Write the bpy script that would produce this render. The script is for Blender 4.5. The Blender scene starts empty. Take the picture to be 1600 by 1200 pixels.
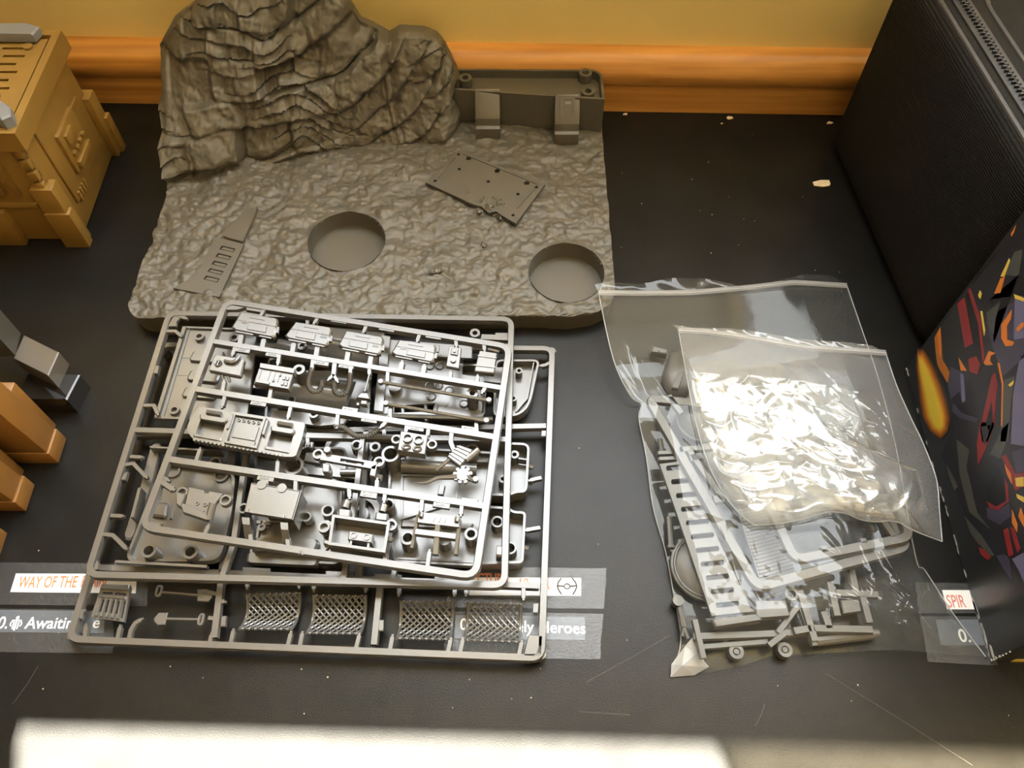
import bpy, bmesh, math, random
import numpy as np
from mathutils import Vector, Matrix, noise
from mathutils.geometry import delaunay_2d_cdt

random.seed(7)
C = bpy.context.scene.collection
S = bpy.context.scene

# ------------------------------------------------------------------ camera
F_PX, TH, HC = 1294.0, math.radians(58.5), 0.445
cam_d = bpy.data.cameras.new('camera'); cam_d.sensor_width = 36.0
cam_d.lens = F_PX / 1600 * 36.0; cam_d.clip_start = 0.01
cam = bpy.data.objects.new('camera', cam_d); C.objects.link(cam)
cam.location = (0, 0, HC); cam.rotation_euler = (math.pi / 2 - TH, 0, 0)
S.camera = cam

# ------------------------------------------------------------------ world, sun, exposure
SILL, HEAD = 0.40, 1.85
WX0, WX1 = -0.445, 1.45
WALL_Y, WALL_T = 0.540, 0.12
ROT = math.radians(-1.4)
world = bpy.data.worlds.new('sky'); S.world = world; world.use_nodes = True
bg = world.node_tree.nodes['Background']
bg.inputs['Color'].default_value = (0.93, 0.97, 1.0, 1); bg.inputs['Strength'].default_value = 15.0

def RW(x, y, z=0.0):
    """room frame (the wall runs 1.4 degrees off the table's front) to world"""
    p = Vector((0, WALL_Y, 0)); c, s = math.cos(ROT), math.sin(ROT)
    return Vector((c * x - s * (y - p.y), p.y + s * x + c * (y - p.y), z))

sun_d = bpy.data.lights.new('sun', 'SUN'); sun_d.energy = 700.0; sun_d.angle = math.radians(0.7)
sun_d.color = (1.0, 0.93, 0.80)
sun = bpy.data.objects.new('sun', sun_d); C.objects.link(sun); sun.location = (-0.5, 2.5, 2.5)
sd = Vector((0.30, -1.0, -0.834)).normalized()
sun.rotation_euler = sd.to_track_quat('-Z', 'Y').to_euler()

por_d = bpy.data.lights.new('window_portal', 'AREA'); por_d.shape = 'RECTANGLE'
por_d.size = WX1 - WX0; por_d.size_y = HEAD - SILL; por_d.cycles.is_portal = True
por = bpy.data.objects.new('window_portal', por_d); C.objects.link(por)
por.location = RW((WX0 + WX1) / 2, WALL_Y + WALL_T, (SILL + HEAD) / 2); por.rotation_euler = (-math.pi / 2, 0, ROT)

S.view_settings.view_transform = 'Standard'; S.view_settings.look = 'None'
S.view_settings.gamma = 1.0; S.view_settings.use_curve_mapping = False
S.view_settings.exposure = 0.0
S.cycles.transparent_max_bounces = 40; S.cycles.max_bounces = 10; S.cycles.diffuse_bounces = 5
S.cycles.sample_clamp_indirect = 6.0
S.cycles.caustics_reflective = False; S.cycles.caustics_refractive = False

# ------------------------------------------------------------------ pixel of the 1600x1200 frame -> point of the place
def ray(px, py):
    a, b = (px - 800) / F_PX, (py - 600) / F_PX
    return Vector((a, math.cos(TH) - b * math.sin(TH), -math.sin(TH) - b * math.cos(TH)))
def P(px, py, z=0.0):
    d = ray(px, py); t = (z - HC) / d.z
    return Vector((d.x * t, d.y * t, z))
def PXP(px, py, x):
    d = ray(px, py); t = x / d.x
    return Vector((x, d.y * t, HC + d.z * t))
def PP(pts, z): return [P(a, b, z) for a, b in pts]

# ------------------------------------------------------------------ materials
def new_mat(name):
    m = bpy.data.materials.new(name); m.use_nodes = True
    nt = m.node_tree; b = nt.nodes['Principled BSDF']
    return m, nt, b
def plain(name, col, rough=0.5, var=0.06, scale=60, bump=0.0, bscale=400, metal=0.0, spec=0.5, bdist=0.0004):
    m, nt, b = new_mat(name)
    tc = nt.nodes.new('ShaderNodeTexCoord'); n = nt.nodes.new('ShaderNodeTexNoise')
    n.inputs['Scale'].default_value = scale; n.inputs['Detail'].default_value = 4
    r = nt.nodes.new('ShaderNodeValToRGB')
    lo = [c * (1 - var) for c in col]; hi = [min(1, c * (1 + var)) for c in col]
    r.color_ramp.elements[0].color = (*lo, 1); r.color_ramp.elements[1].color = (*hi, 1)
    r.color_ramp.elements[0].position = .3; r.color_ramp.elements[1].position = .7
    L = nt.links.new
    L(tc.outputs['Object'], n.inputs['Vector']); L(n.outputs['Fac'], r.inputs['Fac']); L(r.outputs['Color'], b.inputs['Base Color'])
    b.inputs['Roughness'].default_value = rough; b.inputs['Metallic'].default_value = metal
    b.inputs['Specular IOR Level'].default_value = spec
    if bump:
        n2 = nt.nodes.new('ShaderNodeTexNoise'); n2.inputs['Scale'].default_value = bscale; n2.inputs['Detail'].default_value = 3
        bp = nt.nodes.new('ShaderNodeBump'); bp.inputs['Strength'].default_value = bump; bp.inputs['Distance'].default_value = bdist
        L(tc.outputs['Object'], n2.inputs['Vector']); L(n2.outputs['Fac'], bp.inputs['Height']); L(bp.outputs['Normal'], b.inputs['Normal'])
    return m
M = {}
M['grey'] = plain('grey_plastic', (.088, .084, .076), .24, .04, 40, .03, 900, spec=.85)
M['rock'] = plain('grey_rock_plastic', (.074, .066, .048), .48, .07, 50, .12, 1400)
M['rock2'] = plain('grey_smooth_plastic', (.075, .069, .054), .38, .04, 50)
M['bagged'] = plain('bagged_grey_plastic', (.095, .092, .086), .40, .05, 40)
M['desk'] = plain('black_grained_surface', (.007, .007, .0066), .31, .25, 30, .22, 1300, spec=.17, bdist=.0005)
M['wall'] = plain('yellow_paint', (.86, .67, .25), .7, .03, 6, .08, 60)
M['roompaint'] = plain('room_paint', (.22, .18, .12), .8, .03, 6)
M['left_dark'] = plain('darkened_left_wall', (.05, .03, .015), .5, .2, 8)  # unseen left wall, coloured dark to cut the bounce light from that side
M['roomfloor'] = plain('room_floor', (.66, .55, .38), .6, .1, 6)
M['ceil'] = plain('ceiling_paint', (.82, .72, .50), .8, .02, 6)
M['white'] = plain('white_paint', (.8, .8, .78), .5, .02, 10)
M['tan'] = plain('tan_plastic', (.205, .118, .024), .45, .05, 50)
M['tan2'] = plain('ochre_plastic', (.185, .086, .017), .45, .06, 50)
M['bluegrey'] = plain('blue_grey_plastic', (.16, .17, .18), .4, .05, 50)
M['darkgrey'] = plain('dark_grey_plastic', (.06, .058, .048), .3, .06, 50)
M['ankle'] = plain('pale_grey_plastic', (.095, .084, .067), .3, .05, 50)
M['smoke'] = plain('glossy_dark_plastic', (.012, .010, .008), .08, .1, 50)
M['card'] = plain('black_card', (.013, .013, .013), .35, .2, 40, .05, 600)
M['scratch'] = plain('scratch_grey', (.16, .155, .14), .7, .1, 300)
M['scuff'] = plain('worn_card', (.45, .45, .42), .8, .2, 300)
M['paper'] = plain('white_paper', (.85, .84, .82), .7, .02, 80)
M['bluepaper'] = plain('slate_paper', (.07, .085, .105), .5, .15, 40)
M['orange'] = plain('orange_ink', (.80, .20, .045), .6, .05, 200)
M['whiteink'] = plain('white_ink', (.85, .85, .85), .6, .02, 200)
M['darkink'] = plain('dark_ink', (.03, .03, .03), .6, .02, 200)
M['redink'] = plain('red_ink', (.62, .20, .14), .6, .1, 200)
M['flake'] = plain('paint_flake', (.75, .62, .42), .8, .1, 300)
M['zip'] = plain('zip_tape', (.016, .016, .016), .5, .2, 200, .3, 900)
M['seam'] = plain('piping_fabric', (.022, .021, .02), .6, .15, 200)
for nm, col in dict(p_red=(.20, .016, .018), p_dark=(.013, .012, .016), p_black=(.005, .005, .006), p_purple=(.042, .037, .065),
                    p_grey=(.055, .058, .050), p_orange=(.55, .16, .02), p_yellow=(.62, .44, .07), p_lilac=(.12, .115, .20)).items():
    M[nm] = plain('print_' + nm[2:], col, .38, .08, 60)

def wood_mat():
    m, nt, b = new_mat('orange_wood'); L = nt.links.new
    tc = nt.nodes.new('ShaderNodeTexCoord'); mp = nt.nodes.new('ShaderNodeMapping'); mp.inputs['Scale'].default_value = (3, 60, 90)
    n = nt.nodes.new('ShaderNodeTexNoise'); n.inputs['Scale'].default_value = 2.2; n.inputs['Detail'].default_value = 6
    r = nt.nodes.new('ShaderNodeValToRGB'); r.color_ramp.elements[0].color = (.44, .19, .035, 1); r.color_ramp.elements[1].color = (.68, .34, .085, 1)
    r.color_ramp.elements[0].position = .3; r.color_ramp.elements[1].position = .7
    L(tc.outputs['Object'], mp.inputs['Vector']); L(mp.outputs['Vector'], n.inputs['Vector']); L(n.outputs['Fac'], r.inputs['Fac']); L(r.outputs['Color'], b.inputs['Base Color'])
    b.inputs['Roughness'].default_value = .38
    return m
M['wood'] = wood_mat()
def fabric_mat():
    m, nt, b = new_mat('black_woven_fabric'); L = nt.links.new
    tc = nt.nodes.new('ShaderNodeTexCoord'); w = nt.nodes.new('ShaderNodeTexWave'); w.wave_type = 'BANDS'; w.bands_direction = 'Z'
    w.inputs['Scale'].default_value = 190; w.inputs['Distortion'].default_value = 1.5; w.inputs['Detail Scale'].default_value = 8
    n = nt.nodes.new('ShaderNodeTexNoise'); n.inputs['Scale'].default_value = 900
    mx = nt.nodes.new('ShaderNodeMath'); mx.operation = 'ADD'
    r = nt.nodes.new('ShaderNodeValToRGB'); r.color_ramp.elements[0].color = (.0035, .0035, .0032, 1); r.color_ramp.elements[1].color = (.011, .0105, .0095, 1)
    bp = nt.nodes.new('ShaderNodeBump'); bp.inputs['Strength'].default_value = .5; bp.inputs['Distance'].default_value = .0006
    L(tc.outputs['Object'], w.inputs['Vector']); L(tc.outputs['Object'], n.inputs['Vector']); L(w.outputs['Fac'], mx.inputs[0]); L(n.outputs['Fac'], mx.inputs[1])
    L(w.outputs['Fac'], r.inputs['Fac']); L(r.outputs['Color'], b.inputs['Base Color']); L(mx.outputs[0], bp.inputs['Height']); L(bp.outputs['Normal'], b.inputs['Normal'])
    b.inputs['Roughness'].default_value = .9; b.inputs['Specular IOR Level'].default_value = .12
    return m
M['fabric'] = fabric_mat()
def film_mat(name, gloss, haze, rough, tint=(.95, .95, .93), bump=.25, bscale=90):
    m = bpy.data.materials.new(name); m.use_nodes = True; nt = m.node_tree; L = nt.links.new
    nt.nodes.remove(nt.nodes['Principled BSDF']); out = nt.nodes['Material Output']
    tr = nt.nodes.new('ShaderNodeBsdfTransparent'); tr.inputs['Color'].default_value = (*tint, 1)
    gl = nt.nodes.new('ShaderNodeBsdfGlossy'); gl.inputs['Roughness'].default_value = rough; gl.inputs['Color'].default_value = (1, 1, 1, 1)
    df = nt.nodes.new('ShaderNodeBsdfDiffuse'); df.inputs['Color'].default_value = (.8, .8, .8, 1)
    tl = nt.nodes.new('ShaderNodeBsdfTranslucent'); tl.inputs['Color'].default_value = (.8, .8, .8, 1)
    hz = nt.nodes.new('ShaderNodeMixShader'); hz.inputs['Fac'].default_value = .5
    fc = nt.nodes.new('ShaderNodeLayerWeight'); fc.inputs['Blend'].default_value = .5
    pw = nt.nodes.new('ShaderNodeMath'); pw.operation = 'POWER'; pw.inputs[1].default_value = 5.0
    lw = nt.nodes.new('ShaderNodeMath'); lw.operation = 'MULTIPLY_ADD'; lw.inputs[1].default_value = .95; lw.inputs[2].default_value = .045
    L(fc.outputs['Facing'], pw.inputs[0]); L(pw.outputs[0], lw.inputs[0])
    mu = nt.nodes.new('ShaderNodeMath'); mu.operation = 'MULTIPLY'; mu.inputs[1].default_value = gloss; mu.use_clamp = True
    a = nt.nodes.new('ShaderNodeMixShader'); a.inputs['Fac'].default_value = haze
    b = nt.nodes.new('ShaderNodeMixShader')
    tc = nt.nodes.new('ShaderNodeTexCoord'); n = nt.nodes.new('ShaderNodeTexNoise'); n.inputs['Scale'].default_value = bscale; n.inputs['Detail'].default_value = 5
    bp = nt.nodes.new('ShaderNodeBump'); bp.inputs['Strength'].default_value = bump; bp.inputs['Distance'].default_value = .002
    L(tc.outputs['Object'], n.inputs['Vector']); L(n.outputs['Fac'], bp.inputs['Height']); L(bp.outputs['Normal'], gl.inputs['Normal'])
    L(df.outputs[0], hz.inputs[1]); L(tl.outputs[0], hz.inputs[2])
    L(tr.outputs[0], a.inputs[1]); L(hz.outputs[0], a.inputs[2]); L(lw.outputs[0], mu.inputs[0]); L(mu.outputs[0], b.inputs['Fac'])
    L(a.outputs[0], b.inputs[1]); L(gl.outputs[0], b.inputs[2]); L(b.outputs[0], out.inputs['Surface'])
    return m
M['film'] = film_mat('clear_film', .45, .04, .06, bump=.06, bscale=60)
M['film2'] = film_mat('clear_film_small', .75, .20, .06, bump=.08, bscale=60)
M['crumple'] = film_mat('crumpled_clear_film', 3.0, .07, .12, bump=.10, bscale=70)
M['sun_dimmer'] = film_mat('sun_dimmer_tint', 1.0, .04, .1, (.62, .59, .52), 0, 10)  # tint of the added sill box, lets only part of the sun through
M['whitefilm'] = film_mat('white_folded_film', 1.3, .72, .2)
M['zipfilm'] = film_mat('zip_strip_film', 1.3, .50, .25)
M['tape'] = film_mat('clear_tape', .45, .035, .28, (.97, .97, .97), .3, 700)

# ------------------------------------------------------------------ mesh builder
class MB:
    def __init__(s): s.v = []; s.f = []; s.mi = []
    def add(s, vs, fs, mi=0):
        b = len(s.v); s.v.extend(Vector(v) for v in vs); s.f.extend([tuple(b + i for i in f) for f in fs]); s.mi.extend([mi] * len(fs)); return s
    def prism(s, pts, dz, ch=0.0, mi=0):
        """polygon (points at its top height) pushed down by dz, top edge chamfered by ch"""
        pts = [Vector(p) for p in pts]; n = len(pts)
        area = sum(pts[i].x * pts[(i + 1) % n].y - pts[(i + 1) % n].x * pts[i].y for i in range(n))
        if area < 0: pts.reverse()
        bot = [p - Vector((0, 0, dz)) for p in pts]
        if ch:
            c = sum(pts, Vector()) / n
            top = []
            for p in pts:
                d = c - p; d.z = 0; l = d.length
                top.append(p + d * min(.6, ch * 1.3 / max(l, 1e-6)))
            mid = [p - Vector((0, 0, ch)) for p in pts]
            vs = bot + mid + top
            fs = [tuple(reversed(range(n)))] + [(i, (i + 1) % n, n + (i + 1) % n, n + i) for i in range(n)] + \
                 [(n + i, n + (i + 1) % n, 2 * n + (i + 1) % n, 2 * n + i) for i in range(n)] + [tuple(range(2 * n, 3 * n))]
        else:
            vs = bot + pts
            fs = [tuple(reversed(range(n)))] + [(i, (i + 1) % n, n + (i + 1) % n, n + i) for i in range(n)] + [tuple(range(n, 2 * n))]
        return s.add(vs, fs, mi)
    def box(s, lo, hi, mt=None, mi=0):
        x0, y0, z0 = lo; x1, y1, z1 = hi
        vs = [Vector(c) for c in ((x0, y0, z0), (x1, y0, z0), (x1, y1, z0), (x0, y1, z0), (x0, y0, z1), (x1, y0, z1), (x1, y1, z1), (x0, y1, z1))]
        if mt is not None: vs = [mt @ v for v in vs]
        return s.add(vs, [(3, 2, 1, 0), (4, 5, 6, 7), (0, 1, 5, 4), (1, 2, 6, 5), (2, 3, 7, 6), (3, 0, 4, 7)], mi)
    def tube(s, path, r, n=8, closed=False, ring=None):
        path = [Vector(p) for p in path]; m = len(path); vs = []; fs = []
        for i, p in enumerate(path):
            a = path[(i - 1) % m] if closed or i > 0 else p; b = path[(i + 1) % m] if closed or i < m - 1 else p
            t = (b - a).normalized(); u = Vector((0, 0, 1)) if abs(t.z) < .9 else Vector((1, 0, 0))
            e1 = t.cross(u).normalized(); e2 = t.cross(e1)
            rr = r(i / (m - 1)) if callable(r) else r
            for k in range(n):
                an = 2 * math.pi * k / n; vs.append(p + e1 * rr * math.cos(an) + e2 * rr * math.sin(an))
        for i in range(m if closed else m - 1):
            j = (i + 1) % m
            for k in range(n): fs.append((i * n + k, i * n + (k + 1) % n, j * n + (k + 1) % n, j * n + k))
        if not closed: fs.append(tuple(reversed(range(n)))); fs.append(tuple(range((m - 1) * n, m * n)))
        return s.add(vs, fs)
    def cyl(s, c, r, h, n=20, r2=None):
        """upright cylinder with its top centre at c"""
        r2 = r if r2 is None else r2; c = Vector(c); vs = []
        for k in range(n): a = 2 * math.pi * k / n; vs.append(c + Vector((r2 * math.cos(a), r2 * math.sin(a), -h)))
        for k in range(n): a = 2 * math.pi * k / n; vs.append(c + Vector((r * math.cos(a), r * math.sin(a), 0)))
        return s.add(vs, [tuple(reversed(range(n))), tuple(range(n, 2 * n))] + [(k, (k + 1) % n, n + (k + 1) % n, n + k) for k in range(n)])
    def boss(s, c, ro, ri, h, n=20, dep=None):
        """hollow post, top centre at c"""
        dep = h * .85 if dep is None else dep; c = Vector(c); vs = []
        for r, z in ((ro * 1.06, -h), (ro, 0), (ri, 0), (ri * .95, -dep)):
            for k in range(n): a = 2 * math.pi * k / n; vs.append(c + Vector((r * math.cos(a), r * math.sin(a), z)))
        fs = [(i * n + k, i * n + (k + 1) % n, (i + 1) * n + (k + 1) % n, (i + 1) * n + k) for i in range(3) for k in range(n)]
        fs += [tuple(reversed(range(n))), tuple(range(3 * n, 4 * n))]
        return s.add(vs, fs)
    def sweep(s, path, w, h, closed=False, wt=None):
        """bar of trapezoid section along a level path whose points lie at its top"""
        wt = w * .78 if wt is None else wt
        path = [Vector(p) for p in path]; m = len(path); prof = ((-w / 2, -h), (-w / 2, -h * .45), (-wt / 2, 0), (wt / 2, 0), (w / 2, -h * .45), (w / 2, -h)); n = 6; vs = []; fs = []
        for i, p in enumerate(path):
            a = path[(i - 1) % m] if closed or i > 0 else p; b = path[(i + 1) % m] if closed or i < m - 1 else p
            d1 = (p - a); d2 = (b - p); d1.z = d2.z = 0
            d1 = d1.normalized() if d1.length > 1e-9 else d2.normalized(); d2 = d2.normalized() if d2.length > 1e-9 else d1
            t = (d1 + d2).normalized(); k = 1 / max(.5, t.dot(d2)); e = Vector((t.y, -t.x, 0))
            for x, z in prof: vs.append(p + e * x * k + Vector((0, 0, z)))
        for i in range(m if closed else m - 1):
            j = (i + 1) % m
            for k in range(n): fs.append((i * n + (k + 1) % n, i * n + k, j * n + k, j * n + (k + 1) % n))
        if not closed: fs.append(tuple(range(n))); fs.append(tuple(reversed(range((m - 1) * n, m * n))))
        return s.add(vs, fs)
    def plate(s, outline, holes, th):
        """flat plate with real openings; outline and holes are 3D loops at the plate's top height"""
        z = outline[0].z; loops = [outline] + list(holes); pts = []; edges = []
        for lp in loops:
            b = len(pts); pts += [Vector((p.x, p.y)) for p in lp]; edges += [(b + i, b + (i + 1) % len(lp)) for i in range(len(lp))]
        vo, eo, fo, _, _, _ = delaunay_2d_cdt(pts, edges, [], 0, 1e-7)
        def inside(q, lp):
            r = False; j = len(lp) - 1
            for i in range(len(lp)):
                if (lp[i].y > q.y) != (lp[j].y > q.y) and q.x < (lp[j].x - lp[i].x) * (q.y - lp[i].y) / (lp[j].y - lp[i].y) + lp[i].x: r = not r
                j = i
            return r
        keep = []
        for f in fo:
            q = sum((vo[i] for i in f), Vector((0, 0))) / len(f)
            if inside(q, outline) and not any(inside(q, h) for h in holes): keep.append(f)
        n = len(vo); vs = [Vector((v.x, v.y, z)) for v in vo] + [Vector((v.x, v.y, z - th)) for v in vo]; fs = []; ec = {}
        for f in keep:
            a, b, c = f
            if (vo[b] - vo[a]).cross(vo[c] - vo[a]) < 0: f = [a, c, b]
            fs.append(tuple(f)); fs.append(tuple(n + i for i in reversed(f)))
            for i in range(3): ec[(f[i], f[(i + 1) % 3])] = 1
        for (a, b) in list(ec):
            if (b, a) not in ec: fs.append((a, n + a, n + b, b))
        return s.add(vs, fs)
    def build(s, name, mat, parent=None, smooth=35, bevel=0, seg=2):
        if not s.v: return None
        lo = Vector([min(v[i] for v in s.v) for i in range(3)]); hi = Vector([max(v[i] for v in s.v) for i in range(3)])
        org = Vector(((lo.x + hi.x) / 2, (lo.y + hi.y) / 2, lo.z))
        me = bpy.data.meshes.new(name); me.from_pydata([v - org for v in s.v], [], s.f)
        mats = mat if isinstance(mat, (list, tuple)) else [mat]
        for m in mats: me.materials.append(m)
        if len(mats) > 1: me.polygons.foreach_set('material_index', s.mi)
        if bevel:
            bm = bmesh.new(); bm.from_mesh(me)
            bmesh.ops.bevel(bm, geom=[e for e in bm.edges if e.is_manifold and e.calc_face_angle(0) > .5], offset=bevel, segments=seg, affect='EDGES', profile=.5)
            bm.to_mesh(me); bm.free()
        me.update()
        if smooth: me.shade_smooth(); me.set_sharp_from_angle(angle=math.radians(smooth))
        o = bpy.data.objects.new(name, me); C.objects.link(o)
        o.location = org
        if parent is not None:
            o.parent = parent; q = parent; w = Vector()
            while q is not None: w += q.location; q = q.parent
            o.location = org - w
        return o

def tag(o, label=None, cat=None, group=None, kind=None):
    if label: o['label'] = label
    if cat: o['category'] = cat
    if group: o['group'] = group
    if kind: o['kind'] = kind
    return o
def empty(name, loc, label, cat, group=None):
    o = bpy.data.objects.new(name, None); C.objects.link(o); o.location = loc; o.empty_display_size = .02
    return tag(o, label, cat, group)
def circ(c, r, n=16, ry=None): return [c + Vector((r * math.cos(2 * math.pi * k / n), (ry or r) * math.sin(2 * math.pi * k / n), 0)) for k in range(n)]
def lerp(a, b, t): return a + (b - a) * t
def quad_at(q, u, v):
    """q = far-left, far-right, near-right, near-left; u to the right, v towards the viewer"""
    return lerp(lerp(q[0], q[1], u), lerp(q[3], q[2], u), v)
def sub(q, u0, v0, u1, v1, dz=0.0):
    d = Vector((0, 0, dz)); return [quad_at(q, u0, v0) + d, quad_at(q, u1, v0) + d, quad_at(q, u1, v1) + d, quad_at(q, u0, v1) + d]
def rounded(pts, r, n=5):
    out = []; m = len(pts)
    for i, p in enumerate(pts):
        a, b = pts[i - 1], pts[(i + 1) % m]; da = (a - p); db = (b - p); ra = min(r, da.length * .45); rb = min(r, db.length * .45)
        A = p + da.normalized() * ra; B = p + db.normalized() * rb
        for k in range(n + 1):
            t = k / n; out.append(A * (1 - t) ** 2 + p * 2 * t * (1 - t) + B * t * t)
    return out
def smooth_path(pts, n=6):
    out = []; m = len(pts)
    for i in range(m - 1):
        p0, p1, p2, p3 = pts[max(i - 1, 0)], pts[i], pts[i + 1], pts[min(i + 2, m - 1)]
        for k in range(n):
            t = k / n
            out.append(.5 * ((2 * p1) + (p2 - p0) * t + (2 * p0 - 5 * p1 + 4 * p2 - p3) * t * t + (3 * p1 - p0 - 3 * p2 + p3) * t ** 3))
    out.append(pts[-1]); return out
def text(name, s, p0, p1, size, mat, parent, th=.00005, squash=1.0, lift=0.0, shear=0.0):
    """flat lettering starting at p0, running towards p1, on a level surface"""
    cu = bpy.data.curves.new('lettering', 'FONT'); cu.body = s; cu.size = size; cu.extrude = th; cu.shear = shear; cu.resolution_u = 3; cu.offset = size * .012
    tmp = bpy.data.objects.new('lettering', cu); C.objects.link(tmp)
    dg = bpy.context.evaluated_depsgraph_get(); me = bpy.data.meshes.new_from_object(tmp.evaluated_get(dg))
    bpy.data.objects.remove(tmp); me.name = name; me.materials.clear(); me.materials.append(mat)
    d = (p1 - p0); d.z = 0; a = math.atan2(d.y, d.x)
    me.transform(Matrix.Rotation(a, 4, 'Z') @ Matrix.Diagonal((squash, 1, 1, 1)))
    o = bpy.data.objects.new(name, me); C.objects.link(o); w = p0 + Vector((0, 0, lift + th))
    if parent is not None: o.parent = parent; w = w - parent.location
    o.location = w; return o

# ================================================================== the room
def rbox(mb, lo, hi):
    vs = []
    for z in (lo[2], hi[2]):
        for x, y in ((lo[0], lo[1]), (hi[0], lo[1]), (hi[0], hi[1]), (lo[0], hi[1])): vs.append(RW(x, y, z))
    return mb.add(vs, [(3, 2, 1, 0), (4, 5, 6, 7), (0, 1, 5, 4), (1, 2, 6, 5), (2, 3, 7, 6), (3, 0, 4, 7)])
RX0, RX1, RY0, FZ, CZ = -1.0, 1.9, -2.2, -0.74, 1.98
WY, WB = WALL_Y, WALL_Y + WALL_T
mb = MB()
rbox(mb, (RX0, WY, FZ), (WX0, WB, CZ)); rbox(mb, (WX1, WY, FZ), (RX1, WB, CZ))
rbox(mb, (WX0, WY, FZ), (WX1, WB, SILL)); rbox(mb, (WX0, WY, HEAD), (WX1, WB, CZ))
tag(mb.build('wall_back', M['wall'], smooth=0), kind='structure')
tag(rbox(MB(), (RX0 - .05, RY0, FZ), (RX0, WB, CZ)).build('wall_left', M['left_dark'], smooth=0), kind='structure')
tag(rbox(MB(), (RX1, RY0, FZ), (RX1 + .05, WB, CZ)).build('wall_right', M['roompaint'], smooth=0), kind='structure')
tag(rbox(MB(), (RX0, RY0 - .05, FZ), (RX1, RY0, CZ)).build('wall_front', M['roompaint'], smooth=0), kind='structure')
tag(rbox(MB(), (RX0, RY0, CZ), (RX1, WB, CZ + .05)).build('ceiling', M['ceil'], smooth=0), kind='structure')
tag(rbox(MB(), (RX0, RY0, FZ - .05), (RX1, WB, FZ)).build('floor', M['roomfloor'], smooth=0), kind='structure')
mb = MB()
fw = .035
rbox(mb, (WX0, WB - .05, SILL), (WX0 + fw * .4, WB, HEAD)); rbox(mb, (WX1 - fw, WB - .05, SILL), (WX1, WB, HEAD)); rbox(mb, (WX0, WB - .05, HEAD - fw), (WX1, WB, HEAD))
tag(mb.build('window_1', M['white'], smooth=0), kind='structure')

# wooden baseboard: a rounded rail over a flat board
def extr(mb, prof, x0, x1, m=24):
    n = len(prof); vs = []
    for i in range(m + 1):
        x = x0 + (x1 - x0) * i / m
        vs += [RW(x, y, z) for y, z in prof]
    fs = [(i * n + k, i * n + (k + 1) % n, (i + 1) * n + (k + 1) % n, (i + 1) * n + k) for i in range(m) for k in range(n)]
    fs += [tuple(reversed(range(n))), tuple(range(m * n, (m + 1) * n))]
    return mb.add(vs, fs)
bb = bpy.data.objects.new('baseboard_back', None); C.objects.link(bb); bb.location = RW(0, WY, 0); tag(bb, kind='structure')
extr(MB(), [(WY, .0), (WY - .013, .0), (WY - .013, .027), (WY, .027)], RX0, RX1).build('board', M['wood'], bb)
rp = [(WY, .027)] + [(WY - .013 - .006 * math.sin(math.pi * (.12 + .76 * k / 8)) + .004 * k / 8, .027 + .021 * k / 8) for k in range(9)] + [(WY - .006, .0505), (WY, .051)]
extr(MB(), rp, RX0, RX1).build('rail', M['wood'], bb, smooth=50)

# the black surface everything stands on
desk = MB()
rbox(desk, (-.95, -.35, -.03), (1.1, WY - .0005, 0.0))
desk = desk.build('desk_top', M['desk'], smooth=0)
tag(desk, 'wide black grained table top that everything stands on, with fine scratches', 'table')
for a, b in (((916, 1066), (1048, 992)), ((1290, 1052), (1520, 1196)), ((905, 1112), (985, 1117)), ((1195, 1100), (1180, 1135)), ((20, 1100), (60, 1040))):
    MB().tube([P(*a, .00001), lerp(P(*a, .00001), P(*b, .00001), .5) + Vector((.0006, 0, 0)), P(*b, .00001)], .00005, 4).build('scratch', M['scratch'], desk)

# unseen box added on the sill to dim the sun patch on the right
sb = MB()
rbox(sb, (-.044, WY + .005, SILL + .0005), (.62, WY + .09, SILL + .06))
tag(sb.build('sun_dimmer_box', M['sun_dimmer'], bevel=.002), 'unseen long translucent box added on the window sill to dim the sun', 'box')

# loose paint flakes near the baseboard
for i, (a, b, w, lab) in enumerate(((1140, 184, .0042, 'small pale paint flake on the table below the middle of the baseboard'), (1287, 287, .0085, 'largest pale paint flake, curled beside the black fabric case'),
                              (977, 178, .0026, 'small pale paint flake close by the corner of the rock base'), (1297, 192, .0028, 'tiny pale crumb beside the upper corner of the black fabric case'),
                              (1128, 193, .0012, 'smallest pale speck on the table under the baseboard'))):
    c = P(a, b, .0012); pts = []
    for k in range(7):
        an = k * .9; rr = w * random.uniform(.55, 1.0)
        pts.append(c + Vector((rr * math.cos(an), rr * .55 * math.sin(an), random.uniform(-.0002, .0008))))
    o = MB().prism(pts, .0008).build('paint_flake', M['flake'], smooth=0)
    tag(o, lab, 'paint flake', 'paint flakes on the table')

# ================================================================== rock terrain base
BX0, BX1, BY0, BY1, BZ = -.2475, .0675, .3125, .515, .0150
terr = empty('terrain_base', ((BX0 + BX1) / 2, (BY0 + BY1) / 2, 0), 'grey plastic rocky terrain base with a cliff, two round sockets and a rear tray', 'model terrain')
H1 = P(542, 378, BZ); R1 = .0262
H2 = P(885, 427, BZ); R2 = .0250
hatch_px = [(716, 235), (852, 287), (806, 349), (665, 285)]
def edge_x(y):
    f = (y - BY0)
    l = r = 0.0
    if f < .012: l = .012 - math.sqrt(max(0, .012 ** 2 - (.012 - f) ** 2))
    if f < .026: r = .026 - math.sqrt(max(0, .026 ** 2 - (.026 - f) ** 2))
    wob = .0016 * noise.noise(Vector((y * 60, 3, 0))) + .0010 * noise.noise(Vector((y * 160, 9, 0)))
    taper = .008 * max(0, (y - BY0 - .03) / .17)
    return BX0 + l + wob + taper * .9, BX1 - r + .0006 * noise.noise(Vector((y * 60, 7, 0)))
HQ = [P(a, b, BZ) for a, b in hatch_px]
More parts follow.
